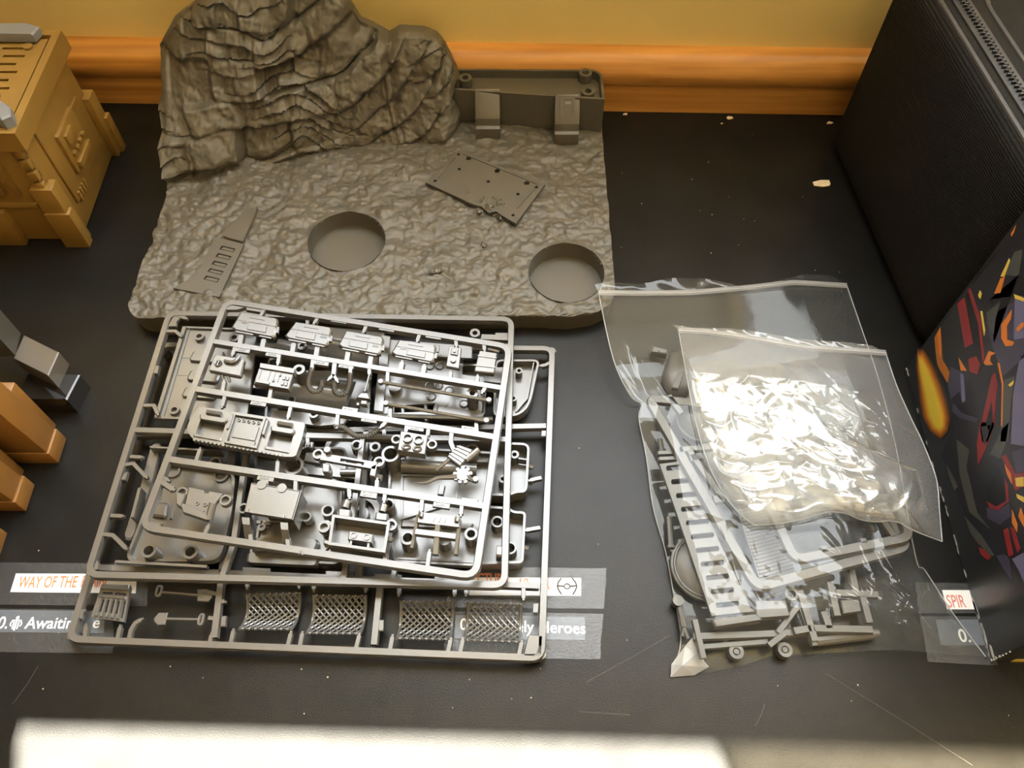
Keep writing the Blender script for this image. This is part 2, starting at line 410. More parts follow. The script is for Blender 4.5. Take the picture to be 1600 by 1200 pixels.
def in_quad(x, y, q, m=0):
    s = None
    for i in range(4):
        a, b = q[i], q[(i + 1) % 4]; L = math.hypot(b.x - a.x, b.y - a.y)
        d = ((b.x - a.x) * (y - a.y) - (b.y - a.y) * (x - a.x)) / L
        if d > m: return False
    return True
WQ = PP([(338, 372), (385, 378), (352, 456), (282, 452)], BZ)
def gz(x, y):
    """height of the moulded ground"""
    v = Vector((x, y, 0))
    big = noise.fractal(v * 28, 1.0, 2.0, 3) * .0022
    cr = (abs(noise.noise(v * 95 + Vector((5, 2, 0)))) + .6 * abs(noise.noise(v * 200))) * (.0014 + .0016 * max(0, min(1, (.46 - y) / .14))) - .0008
    cr += (noise.cell(v * 190) - .5) * .0005 + noise.noise(v * 520) * .00035
    k = 1.0
    for hc, hr in ((H1, R1), (H2, R2)):
        d = math.hypot(x - hc.x, y - hc.y) - hr
        if d < .006: k = min(k, .35 + .65 * max(0, d) / .006)
    z = BZ + .0005 + (big + cr) * k
    t = max(0, (y - .40) / .09)
    z += .004 * min(1, t) ** 1.5 * max(0, min(1, (.02 - x) / .15))
    if in_quad(x, y, HQ): z = min(z, BZ + .0012)
    if in_quad(x, y, WQ): z = min(z, BZ + .0004)
    return z
NX, NY = 330, 230
vs = []; idx = {}
cells = {}
X = np.zeros((NY + 1, NX + 1)); Y = np.zeros_like(X)
for j in range(NY + 1):
    y0 = BY0 + (BY1 - BY0) * j / NY
    xl, xr = edge_x(y0)
    for i in range(NX + 1):
        s = i / NX; x = xl + (xr - xl) * s; y = y0
        if j < 12: y = y0 + (1 - j / 12) * (.0014 * noise.noise(Vector((x * 45, 1, 0))) + .0008 * noise.noise(Vector((x * 120, 4, 0))) + (.0025 * max(0, (x + .16) / .2) if x < .04 else .0025))
        for hc, hr in ((H1, R1), (H2, R2)):
            dx, dy = x - hc.x, y - hc.y; d = math.hypot(dx, dy)
            wobr = hr * (1 + .012 * noise.noise(Vector((3 * math.atan2(dy, dx), hr * 100, 0))))
            if abs(d - wobr) < .0007: x = hc.x + dx / d * wobr; y = hc.y + dy / d * wobr
        X[j, i] = x; Y[j, i] = y
mb = MB(); keep = np.ones((NY + 1, NX + 1), bool)
for j in range(NY + 1):
    for i in range(NX + 1):
        x, y = float(X[j, i]), float(Y[j, i]); mb.v.append(Vector((x, y, gz(x, y))))
def inhole(x, y): return any((x - hc.x) ** 2 + (y - hc.y) ** 2 < (hr * .992) ** 2 for hc, hr in ((H1, R1), (H2, R2)))
W1 = NX + 1
for j in range(NY):
    for i in range(NX):
        q = (j * W1 + i, j * W1 + i + 1, (j + 1) * W1 + i + 1, (j + 1) * W1 + i)
        cx = sum(mb.v[k].x for k in q) / 4; cy = sum(mb.v[k].y for k in q) / 4
        if inhole(cx, cy): continue
        mb.f.append(q); mb.mi.append(0)
# skirt
ring = [j * W1 for j in range(NY, -1, -1)] + list(range(1, NX + 1)) + [j * W1 + NX for j in range(1, NY + 1)]
b0 = len(mb.v); cxy = Vector(((BX0 + BX1) / 2, (BY0 + BY1) / 2, 0))
for k in ring:
    p = mb.v[k]; mb.v.append(Vector((p.x, p.y, BZ - .0025)))
for k in ring:
    p = mb.v[k]; q = p + (cxy - p).normalized() * .0012; mb.v.append(Vector((q.x, q.y, 0)))
nr = len(ring)
for i in range(nr - 1):
    mb.f.append((ring[i], b0 + i, b0 + i + 1, ring[i + 1])); mb.f.append((b0 + i, b0 + nr + i, b0 + nr + i + 1, b0 + i + 1)); mb.mi += [0, 0]
mb.build('ground', M['rock'], terr, smooth=60)
for hc, hr in ((H1, R1), (H2, R2)):
    m2 = MB(); n = 64; v = []
    for z, r in ((BZ + .0014, hr), (.0032, hr), (.0025, hr - .0004), (.0025, 0)):
        if r: v += [Vector((hc.x + r * math.cos(2 * math.pi * k / n), hc.y + r * math.sin(2 * math.pi * k / n), z + (.0011 * noise.noise(Vector((math.cos(2 * math.pi * k / n) * 3, math.sin(2 * math.pi * k / n) * 3, hr * 90))) if z > BZ else 0))) for k in range(n)]
    v.append(Vector((hc.x, hc.y, .0025)))
    f = [(i * n + (k + 1) % n, i * n + k, (i + 1) * n + k, (i + 1) * n + (k + 1) % n) for i in range(2) for k in range(n)] + [(2 * n + k, 2 * n + (k + 1) % n, 3 * n) for k in range(n)]
    m2.add(v, f).build('round_socket', M['rock2'], terr, smooth=40)

# cliff
top_prof = [(-247, 74), (-243, 79), (-232, 92), (-222, 99), (-209, 108), (-190, 118), (-165, 125), (-140, 126), (-122, 119), (-110, 107), (-104, 92), (-96, 88), (-86, 80), (-78, 85), (-62, 84), (-53, 80), (-47, 72), (-43, 58), (-39, 46), (-35, 30)]
bot_prof = [(-247, 428), (-225, 436), (-201, 446), (-177, 452), (-150, 460), (-122, 464), (-95, 470), (-70, 470), (-52, 472), (-42, 484), (-35, 500)]
def ip(prof, x):
    xs = [p[0] for p in prof]; return float(np.interp(x * 1000, xs, [p[1] for p in prof])) / 1000
NU, NV = 300, 170
mb = MB(); CB = .507
def cliff_disp(x, t, h):
    zz = h * 1000; xx = x * 1000
    v = Vector((x, h, 0))
    # strata tilt: level at the left, rising to the right on the right
    tilt = .06 + .58 * max(0, min(1, (xx + 150) / 100))
    w = noise.noise(v * 13 + Vector((1, 5, 0))) * 9 + noise.noise(v * 34) * 4.0 + noise.noise(v * 80) * 1.4
    def slab(q, xs, wx, sd):
        '''outward offset of the stone slab at layer q, blended over narrow joints'''
        fl = math.floor(q); fr = q - fl; tot = 0
        for dl, wt in ((0, 1 - max(0, (fr - .86) / .14)), (1, max(0, (fr - .86) / .14))):
            if wt <= 0: continue
            L_ = fl + dl; b = xs / wx + 7.3 * noise.noise(Vector((L_ * 5.17, sd, 2))); bl = math.floor(b); bf = b - bl
            o = lambda k: noise.noise(Vector((L_ * 3.71 + .37, k * 2.37 + .21, sd)))
            k = max(0, (bf - .9) / .1); tot += wt * (o(bl) * (1 - k) + o(bl + 1) * k)
        return tot, fr, min(bf, 1 - bf)
    w += noise.noise(v * 22 + Vector((9, 9, 2))) * 7
    q = (zz - tilt * (xx + 150) + w) / 21.0
    o1, fr, bf = slab(q, xx + w * 1.1, 36, 1.5)
    m1 = max(0, min(1, .5 + 1.8 * noise.noise(v * 12 + Vector((3, 1, 4)))))
    d = o1 * 13 + m1 * ((.5 - fr) * 6.5 - 2.2 * math.exp(-(fr / .07) ** 2)) - 1.8 * math.exp(-(bf / .04) ** 2) * m1
    q2 = (zz - (tilt + .10) * xx + w * 1.5 + noise.noise(v * 45 + Vector((3, 3, 3))) * 4) / 8.3
    o2, f2, b2 = slab(q2, xx + w, 19, 7.5)
    d += (o2 * 5.5 + (.5 - f2) * 3.4) * max(0, min(1, .35 + 1.8 * noise.noise(v * 15 + Vector((2, 8, 1)))))
    d += noise.fractal(v * 22 + Vector((4, 4, 4)), .8, 2.2, 5) * 7.0 + abs(noise.noise(v * 60 + Vector((1, 1, 7)))) * 2.5
    d += noise.noise(v * 200) * .5 + noise.noise(v * 420) * .2
    return d / 1000
for j in range(NV + 1):
    t = j / NV
    for i in range(NU + 1):
        x = -.247 + .212 * i / NU
        yb, zt = ip(bot_prof, x), ip(top_prof, x)
        y = yb + (CB - yb) * (t ** 1.25); z0 = .012; z = z0 + (zt - z0) * (t ** .92)
        fade = min(1, t / .06) * min(1, (1 - t) / .05 + .25) * min(1, (NU - i) / 10 + .1)
        d = cliff_disp(x, t, z) * fade
        xx = x + (d * .35 if i > NU - 50 else 0)
        if i == 0: xx = x + .002 * noise.noise(Vector((0, z * 90, 5)))
        mb.v.append(Vector((xx, min(.513, y - d * .85), z + d * .25)))
        if i < 4: mb.v[-1].x += .0012 * (4 - i) / 4 * noise.noise(Vector((2, z * 130, 5)))
W2 = NU + 1
for j in range(NV):
    for i in range(NU): mb.f.append((j * W2 + i, j * W2 + i + 1, (j + 1) * W2 + i + 1, (j + 1) * W2 + i)); mb.mi.append(0)
# top lip to the rear, back face, side
b0 = len(mb.v)
for i in range(NU + 1): p = mb.v[NV * W2 + i]; mb.v.append(Vector((p.x, .5145, p.z - .001)))
for i in range(NU + 1): p = mb.v[NV * W2 + i]; mb.v.append(Vector((p.x, .5145, 0.001)))
for i in range(NU):
    mb.f.append((NV * W2 + i, NV * W2 + i + 1, b0 + i + 1, b0 + i)); mb.f.append((b0 + i, b0 + i + 1, b0 + W2 + i + 1, b0 + W2 + i)); mb.mi += [0, 0]
for col, flip in ((0, 1), (NU, 0)):
    s0 = len(mb.v)
    for j in range(NV + 1): p = mb.v[j * W2 + col]; mb.v.append(Vector((p.x, .5145, min(p.z, mb.v[b0 + col].z))))
    for j in range(NV):
        f = (j * W2 + col, (j + 1) * W2 + col, s0 + j + 1, s0 + j); mb.f.append(f if flip else tuple(reversed(f))); mb.mi.append(0)
mb.build('rock_cliff', M['rock'], terr, smooth=50)

# rear tray
TZ = .045
FL, FR, BRc, BLc = Vector((-.045, .4965, TZ)), Vector((.0655, .4855, TZ)), Vector((.0655, .5165, TZ)), Vector((-.040, .5175, TZ))
loop = rounded([FL, BLc, BRc, FR], .0001, 1)
path = [FL, BLc] + [BRc + Vector((-.008 + .008 * math.sin(a), -.008 + .008 * math.cos(a), 0)) for a in [k * math.pi / 12 for k in range(7)]] + [FR]
mb = MB().sweep(path, .0022, TZ - .012, closed=True, wt=.0018); mb.build('tray_wall', M['rock2'], terr)
MB().prism([p - Vector((0, 0, .0065)) for p in path], .003).build('tray_floor', M['rock2'], terr)
for a, b in ((727, 121), (915, 113), (919, 142)):
    c = P(a, b, TZ + .0005); mb = MB().boss(c, .0047, .0024, .007); mb.build('screw_boss', M['rock2'], terr)
for x, y in ((-.030, .516),): pass
for k, (a, b) in enumerate(((742, 781), (867, 906))):
    z1 = TZ + .0012; yb = (.4958 - (.011 / .1105) * ((P((a + b) / 2, 138, z1).x) + .045)) + .0016
    x0, x1 = P(a, 140, z1).x, P(b, 140, z1).x
    prof = [(yb, z1), (yb - .0135, .0305), (yb - .0142, .0245), (yb - .0170, .0240), (yb - .0178, .0125), (yb, .0125)]
    vs = [Vector((x, y, z)) for x in (x0, x1) for y, z in prof]; n = len(prof)
    MB().add(vs, [(i, (i + 1) % n, n + (i + 1) % n, n + i) for i in range(n)] + [tuple(reversed(range(n))), tuple(range(n, 2 * n))]).build('buttress', M['rock2'], terr, bevel=.0004)
    if k == 1:   # control panel set in the sloping face
        u = Vector((1, 0, 0)); w = Vector((0, -.0135, .0305 - z1)); L = w.length; w.normalize(); nn = u.cross(w) * -1; nn = Vector((0, -w.z, w.y)) if nn.y > 0 else nn
        nn = Vector((0, w.z, -w.y)); nn = nn if nn.z > 0 else -nn
        o0 = Vector((x0, yb, z1)); W = x1 - x0
        def fpt(s, t, d): return o0 + u * (W * s) + w * (L * t) + nn * d
        def fbox(mb, s0, t0, s1, t1, d0, d1):
            q = [fpt(s0, t0, 0), fpt(s1, t0, 0), fpt(s1, t1, 0), fpt(s0, t1, 0)]
            vs = [p + nn * d0 for p in q] + [p + nn * d1 for p in q]
            return mb.add(vs, [(0, 1, 2, 3), (7, 6, 5, 4), (0, 4, 5, 1), (1, 5, 6, 2), (2, 6, 7, 3), (3, 7, 4, 0)])
        mb = MB()
        for q in ((.22, .10, .80, .17), (.22, .62, .80, .70), (.22, .17, .32, .62), (.70, .17, .80, .62)): fbox(mb, *q, -.0005, .0010)
        mb.build('panel_surround', M['rock2'], terr)
        fbox(MB(), .40, .24, .64, .34, -.0005, .0008).build('panel_button', M['bluegrey'], terr); fbox(MB(), .42, .40, .52, .58, -.0005, .0008).build('panel_switch', M['rock2'], terr)

# fallen hatch plate with its rivet holes
HZ = BZ + .0042
hq = PP(hatch_px, HZ)
def hp(c3x, c3y, z=HZ): return P(600 + c3x / 4, 200 + c3y / 4, z)
holes = [circ(hp(528, 190), .0019, 12), circ(hp(708, 268), .0020, 12), circ(hp(892, 345), .0020, 12)] + \
        [circ(hp(*q), .0012, 10) for q in ((466, 165), (470, 257), (320, 330), (652, 334), (837, 413), (952, 370), (806, 544))]
broken = [hq[0], hq[1], hq[2], hp(735, 545), hp(700, 520), hp(655, 530), hp(610, 490), hp(582, 485), hp(560, 478), hq[3]]
MB().plate(broken, holes, .0028).build('hatch_plate', M['rock2'], terr, smooth=20)
MB().sweep([hp(495, 160, HZ + .0005), hp(960, 350, HZ + .0005)], .0006, .0008).build('plate_rib', M['rock2'], terr)
MB().sweep([hp(940, 380, HZ + .0005), hp(830, 500, HZ + .0005)], .0010, .0008).build('plate_rib', M['rock2'], terr)
MB().sweep([hp(440, 185, HZ + .0005), hp(335, 315, HZ + .0005)], .0006, .0008).build('plate_rib', M['rock2'], terr)
# stones lying on the ground
def stone(name, c, r, mat, parent, sq=.7):
    bm = bmesh.new(); bmesh.ops.create_icosphere(bm, subdivisions=2, radius=1.0); o = Vector((random.random() * 9, 3, 2))
    vs = []
    for v in bm.verts:
        p = v.co.normalized(); k = 1 + .45 * noise.noise(p * 1.6 + o) + .25 * (noise.cell(p * 2.5 + o) - .5)
        vs.append(c + Vector((p.x * k * r, p.y * k * r, p.z * k * r * sq)))
    fs = [tuple(v.index for v in f.verts) for f in bm.faces]; bm.free()
    return MB().add(vs, fs).build(name, mat, parent, smooth=25)
for a, b, r in ((70, 295, .0030), (150, 300, .0022), (112, 270, .0018), (625, 730, .0026), (335, 1075, .0022), (735, 560, .0030), (700, 545, .0024), (660, 500, .0040), (720, 470, .0035), (690, 440, .0022), (620, 460, .0028), (760, 485, .0022), (520, 405, .0024), (640, 440, .002), (595, 520, .0026), (335, 890, .0034), (300, 905, .0024), (690, 395, .0015)):
    c = hp(a, b, BZ + (.0035 if 150 < b < 540 and a > 400 else .0008)); stone('stone', c, r, M['rock'], terr)
# broken wing half sunk in the ground, front left
def wp(cx, cy, z=BZ + .0028): return P(200 + cx / 3.2, 200 + cy / 3.2, z)
MB().prism([wp(590, 395), wp(645, 390), wp(640, 420), wp(575, 568), wp(475, 540), wp(490, 500), wp(545, 455)], .004, .0004).build('wing_tip', M['rock2'], terr)
wz = BZ + .0020
slots = []
for k in range(5):
    x0, y0 = 470 - k * 20, 588 + k * 37.5
    slots.append([wp(x0, y0, wz), wp(x0 + 68, y0 + 16, wz), wp(x0 + 56, y0 + 34, wz), wp(x0 - 14, y0 + 18, wz)])
MB().plate([wp(430, 545, wz), wp(580, 580, wz), wp(455, 845, wz), wp(225, 800, wz), wp(330, 740, wz), wp(390, 660, wz)], slots, .0016).build('wing_panel', M['rock2'], terr, smooth=20)
mb = MB()
for k in range(5):
    x0, y0 = 470 - k * 20, 588 + k * 37.5
    mb = MB().prism([wp(x0 + 6, y0 + 7, wz - .0004), wp(x0 + 62, y0 + 20, wz - .0004), wp(x0 + 54, y0 + 31, wz - .0004), wp(x0 - 4, y0 + 17, wz - .0004)], .001); mb.build('wing_slat', M['rock2'], terr)

# ================================================================== tan crate, far left corner
cc = P(137, 382, 0); cb = P(197, 233, 0)
CX, CY0, CY1, CH = -.2985, cc.y, cb.y + .002, .1005
crate = empty('crate', (CX - .07, (CY0 + CY1) / 2, 0), 'tall tan plastic toy crate with slotted lid at the far left corner', 'toy crate')
XB = CX - .16
def cbox(lo, hi, name, mat=None, bev=.0006, par=None): return MB().box(lo, hi).build(name, mat or M['tan'], par or crate, bevel=bev)
ins = .004
cbox((XB, CY0 + ins, 0.001), (CX - ins, CY1 - ins, CH - .010), 'body')
# lid: rim and slotted plate
rim = [Vector((CX - .002, CY0 + .002, CH)), Vector((CX - .002, CY1 - .002, CH)), Vector((XB, CY1 - .002, CH)), Vector((XB, CY0 + .002, CH))]
MB().sweep(rim, .006, .014, closed=True, wt=.0052).build('lid_rim', M['tan'], crate)
lx1, lx0, ly0, ly1 = CX - .0065, XB + .004, CY0 + .007, CY1 - .007
lz = CH - .0012
slots = []
for k in range(10):
    yy = ly0 + .010 + k * .0078
    for xa in (-.013, -.034, -.055, -.076):
        off = .003 if k % 2 else 0
        slots.append([Vector((lx1 + xa + off, yy, lz)), Vector((lx1 + xa + off, yy + .0022, lz)), Vector((lx1 + xa - .014 + off, yy + .0022, lz)), Vector((lx1 + xa - .014 + off, yy, lz))])
MB().plate([Vector((lx0, ly0, lz)), Vector((lx1, ly0, lz)), Vector((lx1, ly1, lz)), Vector((lx0, ly1, lz))], slots, .0025).build('vent_lid', M['tan'], crate, smooth=20)
MB().cyl((lx1 - .010, ly1 - .009, CH + .0004), .0030, .002).build('lid_stud', M['tan'], crate)
# right side: grooved panel, corner buttresses, control box
fx = CX - ins
MB().box((fx, CY0 + .020, .020), (fx + .0018, CY1 - .020, CH - .016)).build('side_panel', M['tan'], crate, bevel=.0007)
for y0, y1, z, xo in ((CY0 - .0015, CY0 + .009, .054, .0008), (CY0 - .0030, CY0 + .0045, .033, .0030), (CY1 - .0100, CY1 + .0010, .053, .0010), (CY1 - .0050, CY1 + .0020, .032, .0035)):
    cbox((fx - .010, y0, 0), (CX + xo, y1, z), 'corner_post')
ym = (CY0 + CY1) / 2
cbox((fx, ym - .014, .034), (fx + .0045, ym + .016, .066), 'control_box', par=crate)
cbox((fx + .004, ym - .009, .052), (fx + .0066, ym + .003, .062), 'screen', M['tan'], .0004)
for k in range(4): cbox((fx + .004, ym - .010 + k * .0062, .045), (fx + .0068, ym - .0065 + k * .0062, .0485), 'button', M['tan'], .0004)
cbox((fx + .004, ym - .011, .036), (fx + .0075, ym + .012, .0415), 'lever_box', M['tan'], .0005)
for k in range(4): cbox((fx, CY0 + .024 + k * .004, .018), (fx + .003, CY0 + .0265 + k * .004, .026), 'rib', M['tan'], .0003)
cbox((fx, ym + .019, .060), (fx + .0026, ym + .030, .063), 'rib', M['tan'], .0003)
# front face
for k in range(4): cbox((CX - .010, CY0 + .0005, .050 + k * .0095), (CX - .004, CY0 + .0060, .0575 + k * .0095), 'corner_lug', M['tan'], .0008)
for x in (-.030, -.040): cbox((CX + x, CY0 + .001, .046), (CX + x + .006, CY0 + .005, .084), 'front_rib', M['tan'])
for x in (-.062, -.10): cbox((CX + x, CY0 - .0012, 0), (CX + x + .020, CY0 + .006, .032), 'front_post', M['tan'])
cbox((CX - .046, CY0 + .002, .034), (CX - .018, CY0 + .005, .0375), 'front_rail', M['tan'])
# blue-grey clips on the lid
MB().prism([Vector((CX - .010, CY1 - .004, CH + .006)), Vector((CX - .018, CY1 + .0, CH + .006)), Vector((CX - .070, CY1 - .001, CH + .006)), Vector((CX - .066, CY1 - .011, CH + .006)), Vector((CX - .012, CY1 - .012, CH + .006))], .006, .001).build('rear_clip', M['bluegrey'], crate)
clip = [P(-6, 152, CH + .008), P(14, 165, CH + .008), P(16, 180, CH + .008), P(2, 186, CH + .008), P(-12, 180, CH + .008)]
MB().prism(clip, .008, .001).build('front_clip', M['bluegrey'], crate)

# ================================================================== ochre building with buttresses, left edge
bld = empty('toy_building', (-.34, .20, 0), 'ochre plastic toy building with stepped buttresses at the left edge', 'toy building')
BH = .125
def bbox(lo, hi, name, mat=None, bev=.0008): return MB().box(lo, hi).build(name, mat or M['tan2'], bld, bevel=bev)
bbox((-.40, .120, .001), (-.296, .243, BH), 'wall_block')
for k, (yc, xe) in enumerate(((.2265, -.2695), (.196, -.2795), (.166, -.2860))):
    bbox((-.30, yc - .0095, 0), (xe, yc + .0075, .013), 'buttress_foot')
    n = 4
    prof = [(-.30, .0131), (xe - .0012, .0131), (xe - .0072, BH - .02), (-.30, BH - .01)]
    v3 = [Vector((x, y, z)) for y in (yc - .0088, yc + .0068) for x, z in prof]
    MB().add(v3, [tuple(reversed(range(n))), tuple(range(n, 2 * n))] + [(i, (i + 1) % n, n + (i + 1) % n, n + i) for i in range(n)]).build('buttress', M['tan2'], bld, bevel=.0007)
    bbox((-.30, yc + .0085, 0), (xe - .009, yc + .017, .05), 'recess_panel')
# dark leg standing beside it
leg = empty('dark_pillar', (-.285, .265, 0), 'dark grey pillar on a glossy black foot, beside the ochre toy building', 'toy part')
fb = PP([(113, 577), (100, 617), (52, 617), (70, 560)], .016)
z0 = .016
f0 = P(125, 645, 0)
foot = [Vector((f0.x - .001, f0.y, z0)), Vector((f0.x + .002, f0.y + .018, z0)), Vector((f0.x - .030, f0.y + .020, z0)), Vector((f0.x - .032, f0.y, z0))]
MB().prism(foot, z0, .0008).build('foot', M['smoke'], leg)
q = [P(92, 550, .030), P(37, 523, .030), P(20, 560, .030), P(75, 587, .030)]
ptop = [Vector((p.x, p.y, .030)) for p in q]
MB().prism([p + Vector((0, 0, 0)) for p in ptop], .0139, .0006).build('ankle_block', M['ankle'], leg)
lo = ptop[1]; 
sh = [Vector((ptop[1].x - .002, ptop[1].y + .001, .10)), Vector((ptop[1].x - .026, ptop[1].y + .001, .10)), Vector((ptop[2].x - .026, ptop[2].y, .10)), Vector((ptop[2].x + .001, ptop[2].y + .002, .10))]
MB().prism(sh, .0699, .0008).build('shaft', M['darkgrey'], leg)

# ================================================================== black fabric case, right
A0, A1 = P(1285, 212, 0), P(1432, 548, 0)
case = empty('fabric_case', (.36, .40, 0), 'large black woven fabric case with a zipper round its top, by the wall', 'case')
bx0 = A0.x; by1 = A0.y; by0 = A1.y - .01
def rbody(x0, y0, x1, y1, z0, z1, r, n=6, bulge=.0):
    """soft box: rounded plan, rounded upper and lower edge"""
    mb = MB(); rings = []
    levels = [(z0, -.010), (z0 + .002, -.005), (z0 + .008, -.001), (z0 + .02, 0)] + [(z0 + .02 + (z1 - z0 - .03) * k / 6, bulge * math.sin(math.pi * k / 6)) for k in range(1, 7)] + [(z1 - .005, -.0015), (z1 - .0015, -.005), (z1, -.010)]
    for z, o in levels:
        pts = []
        for cx, cy, a0 in ((x1 - r, y1 - r, 0), (x0 + r, y1 - r, 90), (x0 + r, y0 + r, 180), (x1 - r, y0 + r, 270)):
            for k in range(n + 1):
                a = math.radians(a0 + 90 * k / n); pts.append(Vector((cx + (r + o) * math.cos(a), cy + (r + o) * math.sin(a), z)))
        rings.append(pts)
    m = len(rings[0]); vs = [p for r_ in rings for p in r_]
    fs = [(i * m + k, i * m + (k + 1) % m, (i + 1) * m + (k + 1) % m, (i + 1) * m + k) for i in range(len(rings) - 1) for k in range(m)]
    fs += [tuple(reversed(range(m))), tuple(range((len(rings) - 1) * m, len(rings) * m))]
    return mb.add(vs, fs), rings
CZH = .148
mb, rings = rbody(bx0, by0, bx0 + .30, by1, 0, CZH, .022)
# the side leans out a little to the front
for v in mb.v: v.x += .022 * max(0, min(1, (by1 - v.y) / (by1 - by0))) * (1 if v.x < bx0 + .1 else 0)
mb.build('body', M['fabric'], case, smooth=50)
def case_loop(inset, z, r=.03, n=8):
    x0, y0, x1, y1 = bx0 + inset, by0 + inset, bx0 + .30 - inset, by1 - inset; pts = []
    for cx, cy, a0 in ((x1 - r, y1 - r, 0), (x0 + r, y1 - r, 90), (x0 + r, y0 + r, 180), (x1 - r, y0 + r, 270)):
        for k in range(n + 1):
            a = math.radians(a0 + 90 * k / n); p = Vector((cx + r * math.cos(a), cy + r * math.sin(a), z))
            if p.x < bx0 + .1: p.x += .022 * max(0, min(1, (by1 - p.y) / (by1 - by0)))
            pts.append(p)
    return pts
MB().tube(case_loop(.007, CZH - .001), .0016, 8, closed=True).build('piping', M['seam'], case)
MB().sweep(case_loop(.018, CZH + .0012), .011, .0022, closed=True, wt=.0105).build('zipper_tape', M['zip'], case)
lp = case_loop(.018, CZH + .0020, n=8)
# zipper teeth along the visible stretch: one joined part
mb = MB(); dense = []
for i in range(len(lp)):
    a, b = lp[i], lp[(i + 1) % len(lp)]; n = max(1, int((b - a).length / .0016))
    for k in range(n): dense.append((lerp(a, b, k / n), (b - a).normalized()))
for k, (p, t) in enumerate(dense):
    e = Vector((t.y, -t.x, 0)) * (.0008 if k % 2 else -.0008)
    mt = Matrix.Translation(p + e) @ Matrix.Rotation(math.atan2(t.y, t.x), 4, 'Z'); mb.box((-.0005, -.0013, -.0008), (.0005, .0013, .0008), mt)
tag(mb.build('zipper_teeth', M['seam'], case, smooth=0), kind='stuff')
MB().tube(case_loop(.032, CZH - .0002), .0016, 8, closed=True).build('lid_piping', M['seam'], case)

# ================================================================== illustrated box, right edge
B0, B1 = P(1551, 1034, 0), P(1409, 577, 0)
FX = (B0.x + B1.x) / 2; BXY0, BXY1, BXH = B0.y, B1.y, .180
box = empty('game_box', (FX + .06, (BXY0 + BXY1) / 2, 0), 'black card box with red, purple and orange angular artwork and worn edges', 'box')
MB().box((FX, BXY0, 0), (FX + .10, BXY1, BXH)).build('carton', M['card'], box, bevel=.0008)
def art(pts, mat, lay, name='print_shape'):
    q = [PXP(a, b, FX) for a, b in pts]; th = .00004 * (lay + 1); n = len(q)
    vs = [Vector((FX + .0001, p.y, p.z)) for p in q] + [Vector((FX - th, p.y, p.z)) for p in q]
    ar = sum(q[i].y * q[(i + 1) % n].z - q[(i + 1) % n].y * q[i].z for i in range(n))
    if ar > 0: vs = list(reversed(vs[:n])) + list(reversed(vs[n:]))
    o = MB().add(vs, [tuple(reversed(range(n))), tuple(range(n, 2 * n))] + [(i, (i + 1) % n, n + (i + 1) % n, n + i) for i in range(n)]).build(name, M[mat], box, smooth=0)
    return o
def a1(pts): return [(1400 + x * .3, 330 + y * .3) for x, y in pts]
def a2(pts): return [(1400 + x / 3, 660 + y / 3) for x, y in pts]
# dark ground of the artwork, then angular shards (an abstract print)
art(a1([(232, 600), (330, 465), (560, 190), (667, 30), (667, 1200), (290, 1200), (285, 900)]), 'p_dark', 0)
art(a2([(215, 150), (280, 0), (600, 0), (600, 620), (470, 620), (350, 500), (260, 260)]), 'p_dark', .5)
art(a1([(232, 600), (320, 480), (380, 410), (470, 780), (440, 840), (300, 830), (250, 780)]), 'p_black', 1)
art(a1([(470, 560), (600, 480), (667, 430), (667, 760), (560, 860), (500, 700)]), 'p_purple', 1)
art(a1([(620, 440), (667, 470), (667, 660), (615, 670)]), 'p_lilac', 2)
art(a1([(560, 330), (620, 210), (660, 200), (640, 340)]), 'p_grey', 1)
art(a1([(470, 530), (545, 470), (520, 560), (510, 640), (480, 590)]), 'p_grey', 2)
art(a1([(510, 690), (640, 330), (667, 340), (667, 440), (560, 450), (490, 460)]), 'p_black', 1)
art(a1([(320, 480), (358, 450), (402, 690), (360, 712)]), 'p_red', 3)
art(a1([(374, 405), (388, 402), (440, 560), (462, 770), (452, 790), (430, 590)]), 'p_red', 3)
art(a1([(378, 770), (418, 755), (440, 795), (425, 850), (385, 835)]), 'p_red', 3)
art(a1([(512, 430), (545, 350), (566, 345), (545, 425)]), 'p_orange', 3)
art(a1([(545, 340), (590, 245), (595, 260), (565, 342)]), 'p_yellow', 3)
art(a1([(598, 120), (625, 75), (615, 110), (604, 132)]), 'p_orange', 3)
art(a1([(440, 520), (450, 520), (465, 620), (460, 650)]), 'p_yellow', 3)
art(a1([(428, 440), (438, 412), (448, 430), (440, 458)]), 'p_yellow', 3)
art(a1([(615, 432), (667, 452), (667, 470), (622, 455)]), 'p_yellow', 4)
art(a1([(550, 590), (605, 512), (600, 560), (578, 600), (580, 670), (618, 680), (610, 700), (572, 704), (550, 660)]), 'p_orange', 4)
art(a1([(627, 610), (655, 580), (667, 582), (667, 600), (635, 630)]), 'p_orange', 4)
art(a1([(458, 790), (485, 728), (520, 740), (495, 752), (490, 780), (505, 800), (470, 802)]), 'p_orange', 4)
art(a1([(326, 760), (370, 832), (338, 830)]), 'p_orange', 3)
art(a1([(285, 810), (350, 840), (362, 990), (345, 1000), (330, 940), (285, 980), (270, 900)]), 'p_purple', 2)
art(a1([(335, 845), (352, 850), (362, 985), (345, 995)]), 'p_lilac', 3)
art(a1([(640, 790), (667, 740), (667, 1200), (600, 1200), (610, 960)]), 'p_lilac', 1)
art(a1([(560, 880), (620, 860), (600, 1000), (585, 1200), (545, 1200)]), 'p_grey', 2)
art(a1([(585, 905), (615, 880), (612, 900), (598, 915)]), 'p_yellow', 3)
art(a1([(530, 790), (540, 790), (560, 900), (555, 1120), (548, 1120), (552, 900)]), 'p_orange', 3)
art(a1([(440, 1130), (500, 860), (515, 840), (530, 905), (510, 1120), (480, 1200), (450, 1200)]), 'p_red', 3)
